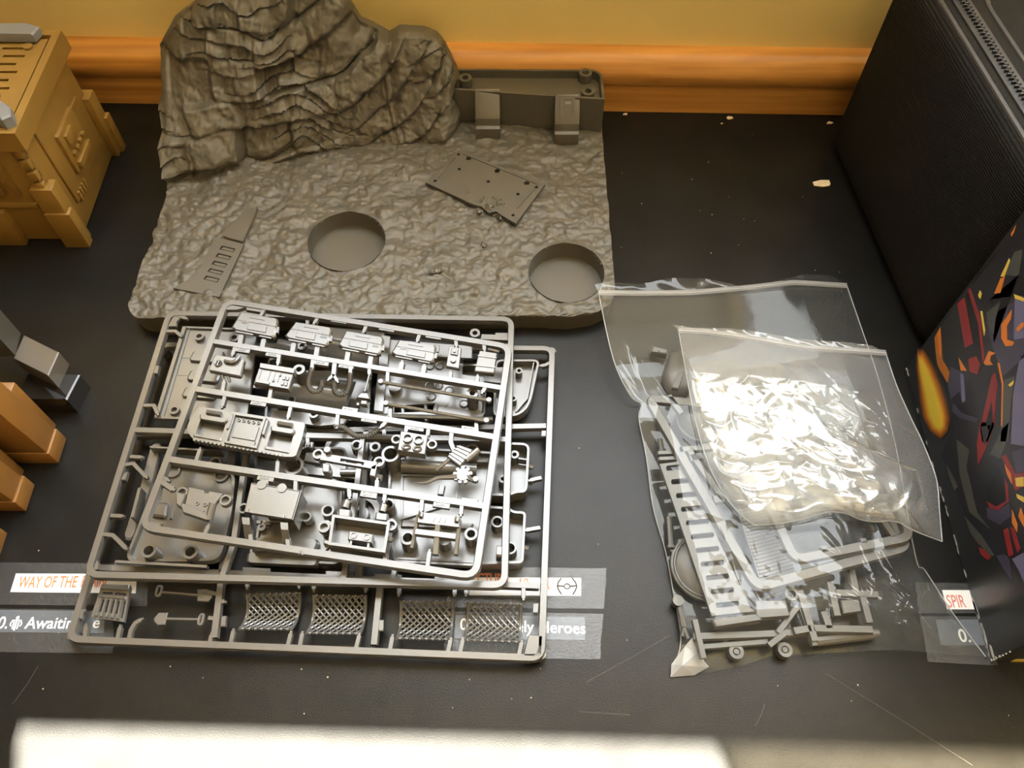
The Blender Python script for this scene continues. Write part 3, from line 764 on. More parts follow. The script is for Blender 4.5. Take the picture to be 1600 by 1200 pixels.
art(a1([(470, 1100), (500, 990), (505, 1090), (485, 1150)]), 'p_black', 4)
art(a1([(300, 1000), (340, 1050), (430, 1080), (420, 1100), (340, 1080), (290, 1040)]), 'p_purple', 2)
# flame-like streak: nested bands of colour
stops = [(.02, .012, .006), (.16, .05, .006), (.34, .11, .008), (.52, .24, .02), (.62, .40, .03), (.66, .50, .05)]
for k in range(11):
    f = k / 10 * (len(stops) - 1); a_ = min(int(f), len(stops) - 2); col = tuple(stops[a_][c] + (stops[a_ + 1][c] - stops[a_][c]) * (f - a_) for c in range(3)); s = 1.12 - .078 * k
    M['fl%d' % k] = plain('print_flame', col, .38, .05, 80)
    cx = [(128, 715), (150, 800), (175, 900), (195, 1000), (210, 1080), (225, 1150)]; w = [16, 42, 56, 66, 68, 44]
    tr = 1 - .022 * k
    pts = [(x - ww * s, y * tr + 1000 * (1 - tr)) for (x, y), ww in zip(cx, w)] + [(cx[-1][0] + 8, (1150 + 40 * s) * tr + 1000 * (1 - tr))] + [(x + ww * s * 1.02, y * tr + 1000 * (1 - tr)) for (x, y), ww in reversed(list(zip(cx, w)))]
    art(a1(pts), 'fl%d' % k, 1 + k)
art(a1([(200, 660), (232, 600), (238, 700), (240, 770), (275, 830), (300, 880), (265, 890), (215, 800)]), 'fl4', 1)
art(a1([(218, 640), (232, 605), (236, 700), (236, 760), (224, 740)]), 'p_orange', 2)
# lower half
for pts, m_, l in (([(285, 80), (345, 130), (330, 210), (380, 420), (440, 500), (345, 420), (300, 250)], 'p_grey', 2), ([(240, 200), (290, 300), (275, 320), (245, 240)], 'p_grey', 2),
                   ([(325, 445), (400, 530), (460, 625), (440, 625), (350, 520)], 'p_grey', 3), ([(425, 370), (470, 395), (520, 370), (510, 260), (525, 300), (530, 370), (480, 412), (440, 400)], 'p_red', 4),
                   ([(430, 300), (480, 210), (510, 260), (520, 360), (470, 395), (430, 370)], 'p_black', 3), ([(425, 400), (480, 412), (530, 380), (540, 440), (490, 480), (430, 450)], 'p_purple', 3),
                   ([(380, 100), (395, 0), (465, 0), (420, 130), (385, 200)], 'p_red', 3), ([(400, 20), (450, 10), (415, 110)], 'p_dark', 4), ([(440, 150), (500, 30), (530, 0), (515, 100), (490, 170)], 'p_grey', 2),
                   ([(495, 160), (515, 150), (560, 240), (600, 235), (600, 300), (560, 320), (530, 230)], 'p_red', 3), ([(560, 260), (600, 255), (600, 300), (565, 300)], 'p_yellow', 4), ([(565, 335), (600, 350), (600, 375), (570, 355)], 'p_yellow', 4),
                   ([(510, 195), (540, 240), (545, 290), (520, 240)], 'p_orange', 4), ([(545, 410), (570, 480), (568, 515), (545, 470)], 'p_orange', 4), ([(585, 400), (600, 440), (600, 490), (575, 440)], 'p_orange', 4),
                   ([(505, 505), (525, 495), (550, 620), (530, 630)], 'p_red', 4), ([(535, 490), (555, 500), (582, 590), (570, 612)], 'p_red', 4), ([(388, 585), (420, 600), (445, 635), (430, 645), (400, 620)], 'p_red', 2),
                   ([(368, 540), (385, 548), (402, 575), (385, 570)], 'p_red', 2), ([(470, 625), (510, 618), (530, 640), (545, 750), (520, 710)], 'p_purple', 2), ([(545, 640), (600, 610), (600, 750), (580, 700)], 'p_lilac', 2),
                   ([(535, 100), (600, 0), (600, 110)], 'p_lilac', 2), ([(545, 140), (600, 120), (600, 230), (565, 235)], 'p_purple', 2)):
    art(a2(pts), m_, l)
# worn white patches along the lower edge of the box
for k in range(26):
    t = random.random() ** .7; p = lerp(B1, B0, t); w = random.uniform(.0006, .0022) * (2.2 if t > .82 else 1)
    y, z = p.y, random.uniform(.0003, .0016 + .006 * (t > .85) * random.random()); pts = []
    for j in range(6):
        an = j * 1.047; r = w * random.uniform(.5, 1); pts.append((y + r * math.cos(an) * 1.6, max(.0002, z + r * .45 * math.sin(an))))
    vs = [Vector((FX + .0002, a, b)) for a, b in pts] + [Vector((FX - .00008, a, b)) for a, b in pts]
    MB().add(vs, [tuple(range(6)), tuple(reversed(range(6, 12)))] + [((i + 1) % 6, i, 6 + i, 6 + (i + 1) % 6) for i in range(6)]).build('scuff', M['scuff'], box, smooth=0)
for k in range(7):
    z = .001 + .0022 * k ** 1.2; MB().box((FX - .00012, BXY0 - .00012, z), (FX + random.uniform(.0004, .001), BXY0 + random.uniform(.0004, .0012), z + random.uniform(.0006, .0018))).build('scuff', M['scuff'], box, smooth=0)
a = P(1408, 585, .002); 
for k in range(4):
    y, z = B1.y - .002 - .0016 * k, .0015 + .0018 * random.random(); MB().box((FX - .0001, y, z), (FX + .0004, y + .0013, z + .0012)).build('scuff', M['scuff'], box, smooth=0)

MB().box((FX + .0105, BXY0 - .00015, .0004), (FX + .08, BXY0 + .0002, .0050)).build('gold_band', M['p_yellow'], box, smooth=0)
mb = MB(); rd = random.Random(11)
for a, b in [(1107, 253), (1081, 280), (1139, 307), (1179, 345), (1111, 395), (1312, 425), (868, 548), (905, 700), (935, 850), (475, 1115), (60, 860), (980, 1000)] + [(rd.uniform(940, 1280), rd.uniform(200, 430)) for k in range(10)] + [(rd.uniform(20, 1580), rd.uniform(1040, 1118)) for k in range(14)]:
    c = P(a, b, .00025); r = rd.uniform(.00018, .00045); mb.cyl(c, r * .7, .00025, 5, r)
tag(mb.build('dust', M['flake'], smooth=0), 'fine pale dust specks scattered over the black table', 'dust', kind='stuff')

# ================================================================== paper labels under clear tape
def flat(name, pts, z, mat, label=None, cat=None, parent=None, th=.00012):
    o = MB().prism([Vector((p.x, p.y, z)) for p in pts], th).build(name, mat, parent, smooth=0)
    return tag(o, label, cat)
def label_root(px, lab): return empty('paper_label', P(*px, 0), lab, 'paper label')
z = .00022
la = label_root((460, 915), 'white paper strip with orange capitals, taped at the left under the grey part frames')
flat('paper', PP([(25, 896), (214, 897), (212, 927), (16, 925)], z), z, M['paper'], parent=la)
text('lettering', 'WAY OF THE', P(27, 918.5, z), P(300, 916, z), .0092, M['orange'], la, squash=.58, lift=.00002)
text('lettering', 'P', P(125, 917, z), P(300, 918, z), .0092, M['orange'], la, squash=.58, lift=.00002)
text('lettering', 'AIN', P(139, 917, z), P(300, 919, z), .0092, M['orange'], la, squash=.58, lift=.00002)
la2 = label_root((820, 917), 'white paper strip with orange capitals and a round winged emblem, right of the mesh fences')
flat('paper', PP([(735, 902), (908, 903), (908, 931), (733, 930)], z), z, M['paper'], parent=la2)
text('lettering', 'CTURE', P(745, 913, z), P(900, 917, z), .0092, M['orange'], la2, squash=.58, lift=.00002)
text('lettering', 'AR', P(808, 921, z), P(900, 922, z), .0092, M['orange'], la2, squash=.58, lift=.00002)
text('lettering', 'R', P(850, 921, z), P(900, 922, z), .0092, M['orange'], la2, squash=.58, lift=.00002)
ic = P(886, 916, z + .00022)
mb = MB()
mb.tube(circ(ic, .0016, 14, .0014), .0003, 4, closed=True)
for s in (-1, 1):
    mb.tube([ic + Vector((s * .0016, 0, 0)), ic + Vector((s * .0050, .0003, 0))], .00035, 4)
    mb.tube([ic + Vector((s * .0030, .0046, 0)), ic + Vector((s * .0049, .0020, 0)), ic + Vector((s * .0053, 0, 0)), ic + Vector((s * .0047, -.0020, 0)), ic + Vector((s * .0030, -.0046, 0))], .00034, 4)
mb.build('printed_emblem', M['darkink'], la2, smooth=0)
lb = label_root((60, 975), 'dark slate paper strip with white lettering and a small figure emblem, front left')
lb2 = label_root((815, 982), 'dark slate paper strip with white lettering under the corner of the widest part frame')
flat('paper', PP([(712, 961), (914, 964), (914, 1000), (710, 997)], z), z, M['bluepaper'], parent=lb2)
flat('paper', PP([(-60, 952), (164, 955), (162, 989), (-60, 987)], z), z, M['bluepaper'], parent=lb)
text('lettering', '0.', P(-6, 982, z), P(100, 982, z), .0092, M['whiteink'], lb, lift=.00002, squash=.9)
text('lettering', 'Awaiting', P(38, 982, z), P(200, 982, z), .0088, M['whiteink'], lb, lift=.00002, squash=.95)
text('lettering', 'e', P(143, 981, z), P(200, 982, z), .0088, M['whiteink'], lb, lift=.00002, squash=.95)
text('lettering', '0', P(718, 984, z), P(900, 988, z), .0088, M['whiteink'], lb2, lift=.00002, squash=.95)
text('lettering', 'ely Heroes', P(806, 987, z), P(905, 990, z), .0086, M['whiteink'], lb2, lift=.00002, squash=.98)
ic = P(25, 974, z + .00006); mb = MB()
mb.tube([ic + Vector((0, .0026, 0)), ic + Vector((0, -.0038, 0))], .0006, 5); mb.tube(circ(ic + Vector((0, .0030, 0)), .0006, 8), .0004, 4, closed=True)
for s in (-1, 1): mb.tube([ic + Vector((s * .0006, .0016, 0)), ic + Vector((s * .0022, .0016, 0)), ic + Vector((s * .0030, -.0004, 0)), ic + Vector((s * .0024, -.0016, 0))], .0004, 4); mb.tube([ic + Vector((s * .0014, .0010, 0)), ic + Vector((s * .0013, -.0030, 0))], .0004, 4)
mb.build('printed_emblem', M['whiteink'], lb, smooth=0)
lc = label_root((1500, 937), 'white paper scrap with faded red capitals between the clear bag and the illustrated box')
flat('paper', PP([(1472, 922), (1542, 922), (1560, 952), (1480, 952)], z), z, M['paper'], parent=lc)
text('lettering', 'SPIR', P(1482, 949, z), P(1600, 949, z), .0098, M['redink'], lc, squash=.55, lift=.00002)
ld = label_root((1490, 990), 'dark slate paper scrap with a white number by the lower corner of the illustrated box')
flat('paper', PP([(1462, 968), (1545, 968), (1556, 1008), (1470, 1008)], z), z, M['bluepaper'], parent=ld)
text('lettering', '0.', P(1500, 1003, z), P(1600, 1003, z), .0098, M['whiteink'], ld, squash=.9, lift=.00002)
zt = .00042
def tape(pts, lab):
    """thin film with ragged cut ends"""
    q = PP(pts, zt); out = []
    for i in range(4):
        a, b = q[i], q[(i + 1) % 4]; n = 14 if i % 2 else 2
        for k in range(n): p = lerp(a, b, k / n); out.append(p + Vector((random.uniform(-.0004, .0004) if n > 2 else 0, 0, 0)))
    tag(MB().prism(out, .00006).build('tape_strip', M['tape'], smooth=0), lab, 'tape')
tape([(-60, 878), (232, 881), (230, 947), (-62, 944)], 'clear tape over the white strip at the left with orange capitals')
tape([(700, 885), (948, 888), (944, 951), (698, 949)], 'clear tape over the white strip with the winged emblem')
tape([(-62, 950), (178, 953), (176, 1021), (-62, 1018)], 'clear tape over the dark strip with the figure emblem, front left')
tape([(696, 955), (942, 959), (938, 1030), (694, 1027)], 'clear tape over the dark strip at the corner of the widest part frame')
tape([(1430, 910), (1545, 912), (1562, 958), (1436, 958)], 'short clear tape over the white scrap beside the illustrated box')
tape([(1438, 963), (1556, 963), (1560, 1040), (1450, 1034)], 'short clear tape over the dark scrap by the illustrated box corner')

# ================================================================== frames of grey kit parts
G = M['grey']
Z1, Z2, Z3 = .0355, .0225, .0110
def frame(root, corners, z, r=.006, w=.0042, h=.0038):
    MB().sweep(rounded(PP(corners, z), r), w, h, closed=True).build('outer_runner', G, root)
def bar(root, pts, z, w=.0040, h=.0036, name='runner'):
    MB().sweep(PP(pts, z - .00015), w, h).build(name, G, root)
def gate(root, pts, z, w=.0026, h=.0026):
    z -= .00035; mb = MB().sweep(PP(pts, z), w, h); p = P(*pts[-1], z); q = P(*pts[-2], z) if len(pts) > 1 else p
    d = (p - q).normalized(); mb.sweep([p, p + d * .0014], w * .55, h * .7); mb.build('gate', G, root)
def tab(root, px, s, z, size=.0030):
    c = P(*px, z); e = P(px[0] + 20, px[1] + 3, z) - c; e.normalize(); f = Vector((-e.y, e.x, 0))
    o = MB().prism([c + e * .0046 + f * .0019, c - e * .0046 + f * .0019, c - e * .0046 - f * .0019, c + e * .0046 - f * .0019], .0022, .0002).build('number_tab', G, root)
    t = text('raised_number', s, c - e * .0036 - f * .0011 + Vector((0, 0, 0)), c + e, size, G, None, th=.00015, lift=0)
    t.parent = o; t.location = t.location - (o.location + root.location)
def part(root, name, mb, parent=None, smooth=35, bevel=0): return mb.build(name, G, parent or root, smooth=smooth, bevel=bevel)
def shell(root, name, px, z0, z1, t=.0016, r=.003, floor_px=None):
    q = rounded(PP(px, z1), r)
    o = part(root, name, MB().sweep(q, t, z1 - z0, closed=True, wt=t * .85).prism([Vector((p.x, p.y, z0 + .0014)) for p in q], .0014), smooth=40)
    return o
def boss(root, px, z, ro, ri, h, parent=None):
    return part(root, 'screw_boss', MB().boss(P(*px, z), ro, ri, h), parent)
def bx(root, name, px, z1, z0, ch=.0004, parent=None): return part(root, name, MB().prism(PP(px, z1), z1 - z0, ch), parent)

# ---------------------------------------------------------- lowest frame: fence panels, grille, shovels, shells
s3 = empty('part_frame', P(480, 780, 0), 'widest grey part frame, lowest of the three, with mesh fences along its front edge', 'model kit frame', 'frames of grey kit parts')
frame(s3, [(252, 538), (863, 544), (846, 1028), (107, 998)], Z3)
bar(s3, [(148, 886), (330, 894), (606, 906), (842, 915)], Z3)
bar(s3, [(346, 896), (334, 996)], Z3); bar(s3, [(594, 908), (584, 1007)], Z3)
bar(s3, [(206, 678), (853, 665)], Z3); bar(s3, [(362, 684), (346, 893)], Z3)
bar(s3, [(572, 672), (560, 900)], Z3)
for a in (((132, 995), (134, 978)), ((183, 998), (187, 980)), ((201, 999), (204, 984), (211, 973), (220, 968)), ((327, 1006), (330, 992)), ((338, 937), (350, 940)),
          ((360, 1006), (364, 986)), ((449, 1010), (454, 990)), ((468, 1010), (472, 990)), ((556, 1013), (561, 993)), ((609, 1016), (613, 995)), ((700, 1018), (704, 1000)), ((719, 1019), (723, 1000)), ((811, 1022), (815, 1004)),
          ((385, 898), (386, 917)), ((466, 901), (467, 916)), ((491, 903), (490, 920)), ((572, 906), (571, 922)), ((624, 908), (623, 928)), ((711, 911), (710, 928)), ((729, 912), (728, 928)), ((818, 915), (818, 934)),
          ((860, 566), (852, 570), (846, 571)), ((846, 746), (836, 748), (829, 750)), ((844, 824), (832, 826), (822, 828)), ((120, 962), (130, 955)), ((318, 923), (338, 928)), ((325, 965), (338, 967))):
    gate(s3, a, Z3)
bx(s3, 'runner_pad', [(826, 991), (848, 993), (846, 1026), (818, 1025)], Z3, .0074)
for q in (((122, 950), (131, 952), (129, 968), (119, 965)), ((346, 962), (354, 962), (352, 979), (344, 979)), ((592, 968), (600, 968), (599, 986), (591, 986)), ((833, 942), (842, 942), (841, 958), (832, 958)), ((846, 672), (854, 672), (853, 682), (845, 682))):
    bx(s3, 'runner_lug', q, Z3 - .0004, .0080)
# corner feet that carry the frame
for a in ((112, 992), (846, 1022), (862, 548), (256, 545), (560, 905), (346, 900)):
    part(s3, 'foot', MB().cyl(P(*a, Z3 - .003), .0026, Z3 - .003, 10))
def fence(tl, tr, br, bl):
    A, B, Cc, D = P(*tl, Z3 - .001), P(*tr, Z3 - .001), P(*br, Z3 - .001), P(*bl, Z3 - .001)
    def pt(s, t):
        p = lerp(lerp(A, B, s), lerp(D, Cc, s), t); p.z -= .0072 * (math.sin(math.pi * min(1, t * .98)) ** .8 if t > 0 else 0) * (1.0 if t < .6 else 1.0); return p
    root = s3
    for s in (0, 1): part(root, 'fence_rail', MB().tube([pt(s, t / 10) for t in range(11)], .0009, 6))
    mb = MB(); nx, ny = 8, 6
    for k in range(-ny, nx + 1):
        for sgn in (1, -1):
            path = []
            for i in range(ny * 2 + 1):
                t = i / (ny * 2); s = (k + (i / 2 if sgn > 0 else ny - i / 2)) / nx
                if -.001 <= s <= 1.001: path.append(pt(min(1, max(0, s)), t))
            if len(path) > 1: mb.tube(path, .00058, 5)
    o = part(root, 'fence_mesh', mb, smooth=60); tag(o, kind='stuff')
    mb = MB()
    for i in range(nx):
        for t in (0, 1): c = pt((i + .5) / nx, t); mb.tube([c + Vector((-.0007, 0, 0)), c + Vector((.0007, 0, 0))], .0007, 5)
    tag(part(root, 'wire_ends', mb), kind='stuff')
fence((386, 929), (468, 927), (454, 983), (374, 982)); fence((490, 931), (571, 931), (562, 990), (479, 989))
fence((626, 940), (708, 940), (702, 999), (620, 997)); fence((732, 942), (814, 944), (812, 1003), (726, 1000))
# grille
gq = PP([(158, 916), (204, 918), (194, 972), (142, 964)], Z3 - .0012)
part(s3, 'grille_plate', MB().plate(gq, [sub(gq, .12, .18, .46, .26), sub(gq, .54, .18, .90, .26)] + [sub(gq, .20 + k * .165, .42, .29 + k * .165, .80) for k in range(4)] + [sub(gq, .08, .40, .13, .9), sub(gq, .88, .40, .93, .9)], .0022), smooth=20)
for k in range(5): part(s3, 'grille_bar', MB().tube([quad_at(gq, .15 + k * .165, .38) + Vector((0, 0, .0006)), quad_at(gq, .15 + k * .165, .95) + Vector((0, 0, .0006))], .0009, 6))
part(s3, 'grille_header', MB().prism(sub(gq, .02, -.06, .98, .10, .0012), .003, .0003)); part(s3, 'grille_header', MB().prism(sub(gq, .06, .28, .94, .36, .0010), .003, .0003))
# shovels
def shovel(head, tip, shaft0, shaft1, loop):
    part(s3, 'shovel_blade', MB().prism(PP(head, Z3 - .0008), .0014, .0003)); part(s3, 'shovel_shaft', MB().tube([P(*shaft0, Z3 - .0014), P(*shaft1, Z3 - .0014)], .00075, 6))
    part(s3, 'shovel_grip', MB().tube(rounded(PP(loop, Z3 - .0014), .002), .0008, 6, closed=True))
shovel([(308, 921), (323, 920), (331, 928), (331, 933), (324, 940), (308, 939)], 0, (253, 925), (309, 930), [(246, 916), (254, 916), (250, 931), (243, 931)])
shovel([(262, 957), (257, 976), (246, 977), (240, 970), (240, 966), (248, 957)], 0, (258, 967), (312, 968), [(313, 960), (319, 960), (315, 976), (309, 976)])
# wing panel, upper right, with two posts
wq = [(775, 563), (842, 563), (838, 580), (829, 622), (822, 638), (808, 648), (786, 650), (772, 648)]
shell(s3, 'wing_shell', wq, .0045, Z3 + .0005, .0016, .004); boss(s3, (811, 579), Z3 + .001, .0022, .0012, .006); boss(s3, (802, 622), Z3 + .001, .0022, .0012, .006)
part(s3, 'wing_rib', MB().sweep(PP([(834, 566), (824, 622), (806, 643)], Z3 + .0008), .0009, .004))
# tray shells, right edge
shell(s3, 'tray_shell', [(735, 690), (826, 694), (822, 768), (806, 768), (796, 773), (735, 772)], .0010, Z3 + .0008, .0016, .004)
shell(s3, 'tray_shell', [(735, 790), (794, 794), (802, 800), (820, 801), (816, 878), (735, 880)], .0010, Z3 + .0008, .0016, .002)
boss(s3, (804, 710), Z3, .0026, .0013, .009); boss(s3, (786, 748), Z3, .0026, .0013, .009); boss(s3, (777, 815), Z3 + .0005, .0034, .0024, .009); boss(s3, (797, 856), Z3 + .0005, .0036, .0026, .009)
for a, b in (((826, 729), (833, 731)), ((824, 753), (832, 755)), ((820, 826), (828, 828)), ((818, 856), (826, 857))): part(s3, 'peg', MB().tube([P(*a, .007), P(*b, .007)], .0014, 8))
part(s3, 'tray_rib', MB().sweep(PP([(810, 716), (824, 718)], Z3 - .001), .0010, .006)); bx(s3, 'tray_block', [(776, 855), (788, 856), (786, 871), (775, 870)], Z3, .003)
# shells under the middle
shell(s3, 'hull_shell', [(400, 700), (540, 700), (530, 880), (392, 872)], .0010, .0095, .0016, .004)
bx(s3, 'engine_block', [(425, 760), (508, 764), (504, 815), (418, 808)], .0105, .0020, .001)
MBw = MB().boss(P(562, 802, .0100), .0120, .0085, .008, 28, .005); part(s3, 'wheel_ring', MBw); part(s3, 'wheel_hub', MB().boss(P(562, 803, .0098), .0050, .0026, .008, 20))
MBw = MB().boss(P(545, 705, .0095), .0150, .0125, .006, 32, .004); part(s3, 'wheel_ring', MBw)
shell(s3, 'hull_shell', [(420, 560), (580, 560), (575, 655), (415, 655)], .0010, .0095); shell(s3, 'hull_shell', [(598, 570), (760, 570), (756, 650), (594, 652)], .0010, .0095)
bx(s3, 'engine_block', [(440, 575), (520, 578), (514, 640), (432, 635)], .0102, .0020, .0012)
part(s3, 'track_plate', MB().prism(rounded(PP([(386, 862), (500, 868), (496, 884), (384, 879)], .0105), .002), .005, .001))
part(s3, 'track_plate', MB().prism(rounded(PP([(398, 850), (470, 853), (466, 868), (396, 866)], .0125), .002), .004, .001))
for a in ((400, 893), (530, 899), (606, 903), (200, 884), (700, 906)): part(s3, 'runner_block', MB().prism(PP([(a[0] - 22, a[1] - 7), (a[0] + 22, a[1] - 5), (a[0] + 22, a[1] + 1), (a[0] - 22, a[1] - 1)], Z3 - .0002), .003, .0004))

# ---------------------------------------------------------- middle frame: hull shells with screw posts
s2 = empty('part_frame', P(460, 700, .012), 'middle grey part frame of the stack, full of hull shells and hollow screw posts', 'model kit frame', 'frames of grey kit parts')
frame(s2, [(264, 489), (799, 498), (788, 914), (136, 897)], Z2)
bar(s2, [(207, 671), (480, 680), (790, 686)], Z2); bar(s2, [(386, 690), (364, 850), (346, 902)], Z2, w=.0036); bar(s2, [(566, 684), (557, 760), (536, 906)], Z2, w=.0036)
bar(s2, [(612, 909), (618, 880)], Z2, w=.0030, name='runner_stub')
bx(s2, 'corner_plate', [(271, 493), (285, 493), (276, 503), (276, 510), (262, 510)], Z2 - .0006, Z2 - .003)
for a in (((258, 517), (274, 517), (282, 524)), ((222, 633), (240, 633), (246, 646)), ((192, 726), (208, 724), (228, 745)), ((203, 713), (220, 714)), ((172, 805), (190, 806)), ((157, 834), (176, 836), (196, 856)), ((270, 490), (290, 497)),
          ((385, 492), (384, 506)), ((480, 493), (480, 506)), ((798, 538), (790, 540)), ((150, 890), (151, 880)), ((480, 682), (481, 695)), ((600, 684), (600, 672))):
    gate(s2, a, Z2)
for q in (((242, 570), (249, 571), (246, 584), (238, 583)), ((194, 738), (200, 736), (196, 750), (188, 750)), ((776, 852), (785, 853), (784, 868), (775, 867))): bx(s2, 'runner_lug', q, Z2 - .0005, Z2 - .0035)
# panel with flange, upper left
q1 = [(286, 509), (402, 513), (386, 655), (240, 653)]
zz = Z2 - .0040
bx(s2, 'side_panel', q1, zz, zz - .0030, .0004)
part(s2, 'panel_flange', MB().sweep(PP([(288, 510), (244, 652)], zz + .0022), .0028, .0030)); part(s2, 'panel_flange', MB().sweep(PP([(290, 511), (400, 515)], zz + .0016), .0016, .0022)); part(s2, 'panel_flange', MB().sweep(PP([(242, 652), (300, 654)], zz + .0016), .0016, .0022))
part(s2, 'panel_rib', MB().sweep(PP([(296, 514), (255, 651)], zz + .0008), .0008, .0010))
Q1 = PP(q1, zz)
for u, v, a, b in ((.10, .36, .62, .36), (.08, .55, .30, .55)): part(s2, 'panel_seam', MB().sweep([quad_at(Q1, u, v) + Vector((0, 0, .0002)), quad_at(Q1, a, b) + Vector((0, 0, .0002))], .0006, .0004))
for a, b in (((302, 547), (340, 549)), ((298, 577), (334, 580)), ((290, 603), (330, 606))):
    part(s2, 'vent_box', MB().prism(rounded(PP([a, (b[0] + 12, b[1]), (b[0] + 4, b[1] + 18), (a[0] - 8, a[1] + 16)], zz + .0022), .002), .003, .0008))
for a in ((311, 525), (272, 640), (366, 527)): boss(s2, a, zz + .0026, .0030, .0017, .003)
# curved hull pieces, upper middle
def barrel(root, name, px, z0, rise, n=10):
    q = PP(px, z0); mb = MB(); vs = []
    for i in range(n + 1):
        v = i / n; dz = Vector((0, 0, rise * math.sin(math.pi * v) ** .8)); vs += [quad_at(q, 0, v) + dz, quad_at(q, 1, v) + dz]
    fs = [(2 * i, 2 * i + 2, 2 * i + 3, 2 * i + 1) for i in range(n)]
    m = len(vs); vs += [v - Vector((0, 0, v.z - z0 + .0012)) for v in vs]
    fs += [(m + 2 * i + 1, m + 2 * i + 3, m + 2 * i + 2, m + 2 * i) for i in range(n)]
    fs += [(2 * i, m + 2 * i, m + 2 * i + 2, 2 * i + 2) for i in range(n)] + [(2 * i + 3, m + 2 * i + 3, m + 2 * i + 1, 2 * i + 1) for i in range(n)]
    fs += [(1, m + 1, m, 0), (2 * n, m + 2 * n, m + 2 * n + 1, 2 * n + 1)]
    return part(root, name, mb.add(vs, fs), smooth=40)
barrel(s2, 'hull_curve', [(440, 530), (516, 545), (510, 572), (434, 560)], .0135, .007)
barrel(s2, 'hull_curve', [(448, 584), (556, 596), (540, 640), (426, 628)], .0135, .006)
barrel(s2, 'hull_curve', [(520, 510), (602, 520), (590, 575), (512, 562)], .0130, .006)
boss(s2, (467, 577), Z2 + .0085, .0036, .0018, .018)
for a in ((472, 540), (455, 624), (490, 646)): boss(s2, a, Z2 - .0005, .0030, .0016, .006)
bx(s2, 'hull_plate', [(400, 585), (450, 588), (444, 612), (394, 606)], .0160, .0140); bx(s2, 'hull_plate', [(425, 640), (545, 650), (538, 662), (500, 666), (420, 655)], .0165, .0140)
# big flank panel with bolt pairs
fz = .0165
fl = PP([(600, 530), (726, 540), (722, 585), (757, 590), (752, 650), (592, 646)], fz)
part(s2, 'flank_panel', MB().plate(fl, [PP([(616, 634), (680, 630), (676, 655 - 12), (616, 645)], fz)], .0022), smooth=20)
part(s2, 'flank_band', MB().prism(PP([(596, 522), (610, 524), (598, 645), (584, 643)], fz + .003), .003, .0008)); part(s2, 'flank_step', MB().prism(PP([(684, 634), (756, 645), (752, 658), (680, 648)], fz + .0012), .0030, .0006))
for a in ((672, 572), (687, 572), (671, 603), (685, 603), (702, 610), (674, 620), (725, 631)):
    part(s2, 'bolt', MB().cyl(P(*a, fz + .0010), .0019, .0014, 14)); part(s2, 'bolt_rim', MB().tube(circ(P(*a, fz + .0003), .0026, 16), .0004, 5, closed=True))
part(s2, 'flank_disc', MB().cyl(P(691, 627, fz + .0005), .0040, .0006, 22)); part(s2, 'flank_knob', MB().cyl(P(617, 603, fz + .004), .004, .005, 14))
bx(s2, 'shelf_plate', [(650, 535), (738, 540), (738, 560), (650, 556)], fz + .0035, fz + .0010); bx(s2, 'slot_block', [(679, 538), (687, 539), (686, 551), (678, 550)], fz + .0040, fz + .001)
boss(s2, (742, 520), Z2 - .0005, .0032, .0016, .008); bx(s2, 'lug_plate', [(752, 522), (774, 522), (774, 519), (798, 520), (798, 532), (750, 530)], Z2 - .003, Z2 - .006)
boss(s2, (738, 614), Z2 + .0085, .0034, .0017, .018); bx(s2, 'cross_plate', [(758, 572), (795, 574), (792, 600), (755, 596)], .0160, .0138)
for a, b in (((629, 637), (631, 662)), ((665, 633), (666, 662)), ((628, 650), (668, 647))): part(s2, 'strut', MB().tube([P(*a, .0150), P(*b, .0150)], .0012, 6))
part(s2, 'long_rod', MB().tube([P(560, 649, .019), P(770, 655, .019)], .0013, 8))
# lower-left hull shell
zz = .0135
q4 = [(256, 722), (366, 738), (360, 800), (342, 874), (196, 876), (226, 800)]
shell(s2, 'hull_shell', q4, zz, Z2 - .0040, .0018, .006)
for a, ro, h in (((232, 860), .0040, .010), ((297, 862), .0040, .010), ((336, 722), .0034, .009)): boss(s2, a, Z2 + .002, ro, .0026 if h > .009 else .0022, h)
for a in ((270, 735), (345, 742)): part(s2, 'hull_socket', MB().boss(P(*a, zz + .003), .0042, .0030, .002))
part(s2, 'hull_ring', MB().tube(circ(P(297, 834, zz + .0008), .0048, 20), .0006, 6, closed=True)); part(s2, 'battery_cover', MB().prism(rounded(PP([(239, 784), (262, 784), (258, 808), (234, 805)], zz + .0045), .0015), .004, .0010))
part(s2, 'hull_rib', MB().sweep(PP([(258, 734), (250, 780)], zz + .002), .0010, .001)); part(s2, 'hull_rib', MB().sweep(PP([(268, 786), (266, 810)], zz + .003), .0014, .002)); part(s2, 'hull_rib', MB().sweep(PP([(236, 836), (233, 855)], zz + .0015), .0012, .001))
part(s2, 'slot_frame', MB().tube(PP([(262, 836), (268, 837), (265, 854), (259, 853)], zz + .0004), .0004, 4, closed=True))
part(s2, 'side_wall', MB().sweep(PP([(218, 762), (206, 808)], Z2 + .001), .0022, .010)); part(s2, 'front_lip', MB().sweep(PP([(180, 877), (323, 885)], Z2 - .001), .0018, .004)); part(s2, 'rear_lip', MB().sweep(PP([(234, 698), (300, 702), (345, 704)], Z2 - .001), .0014, .007))
part(s2, 'side_shell', MB().prism(rounded(PP([(238, 690), (252, 692), (238, 760), (205, 845), (192, 842), (222, 745)], .0155), .003), .003, .001))
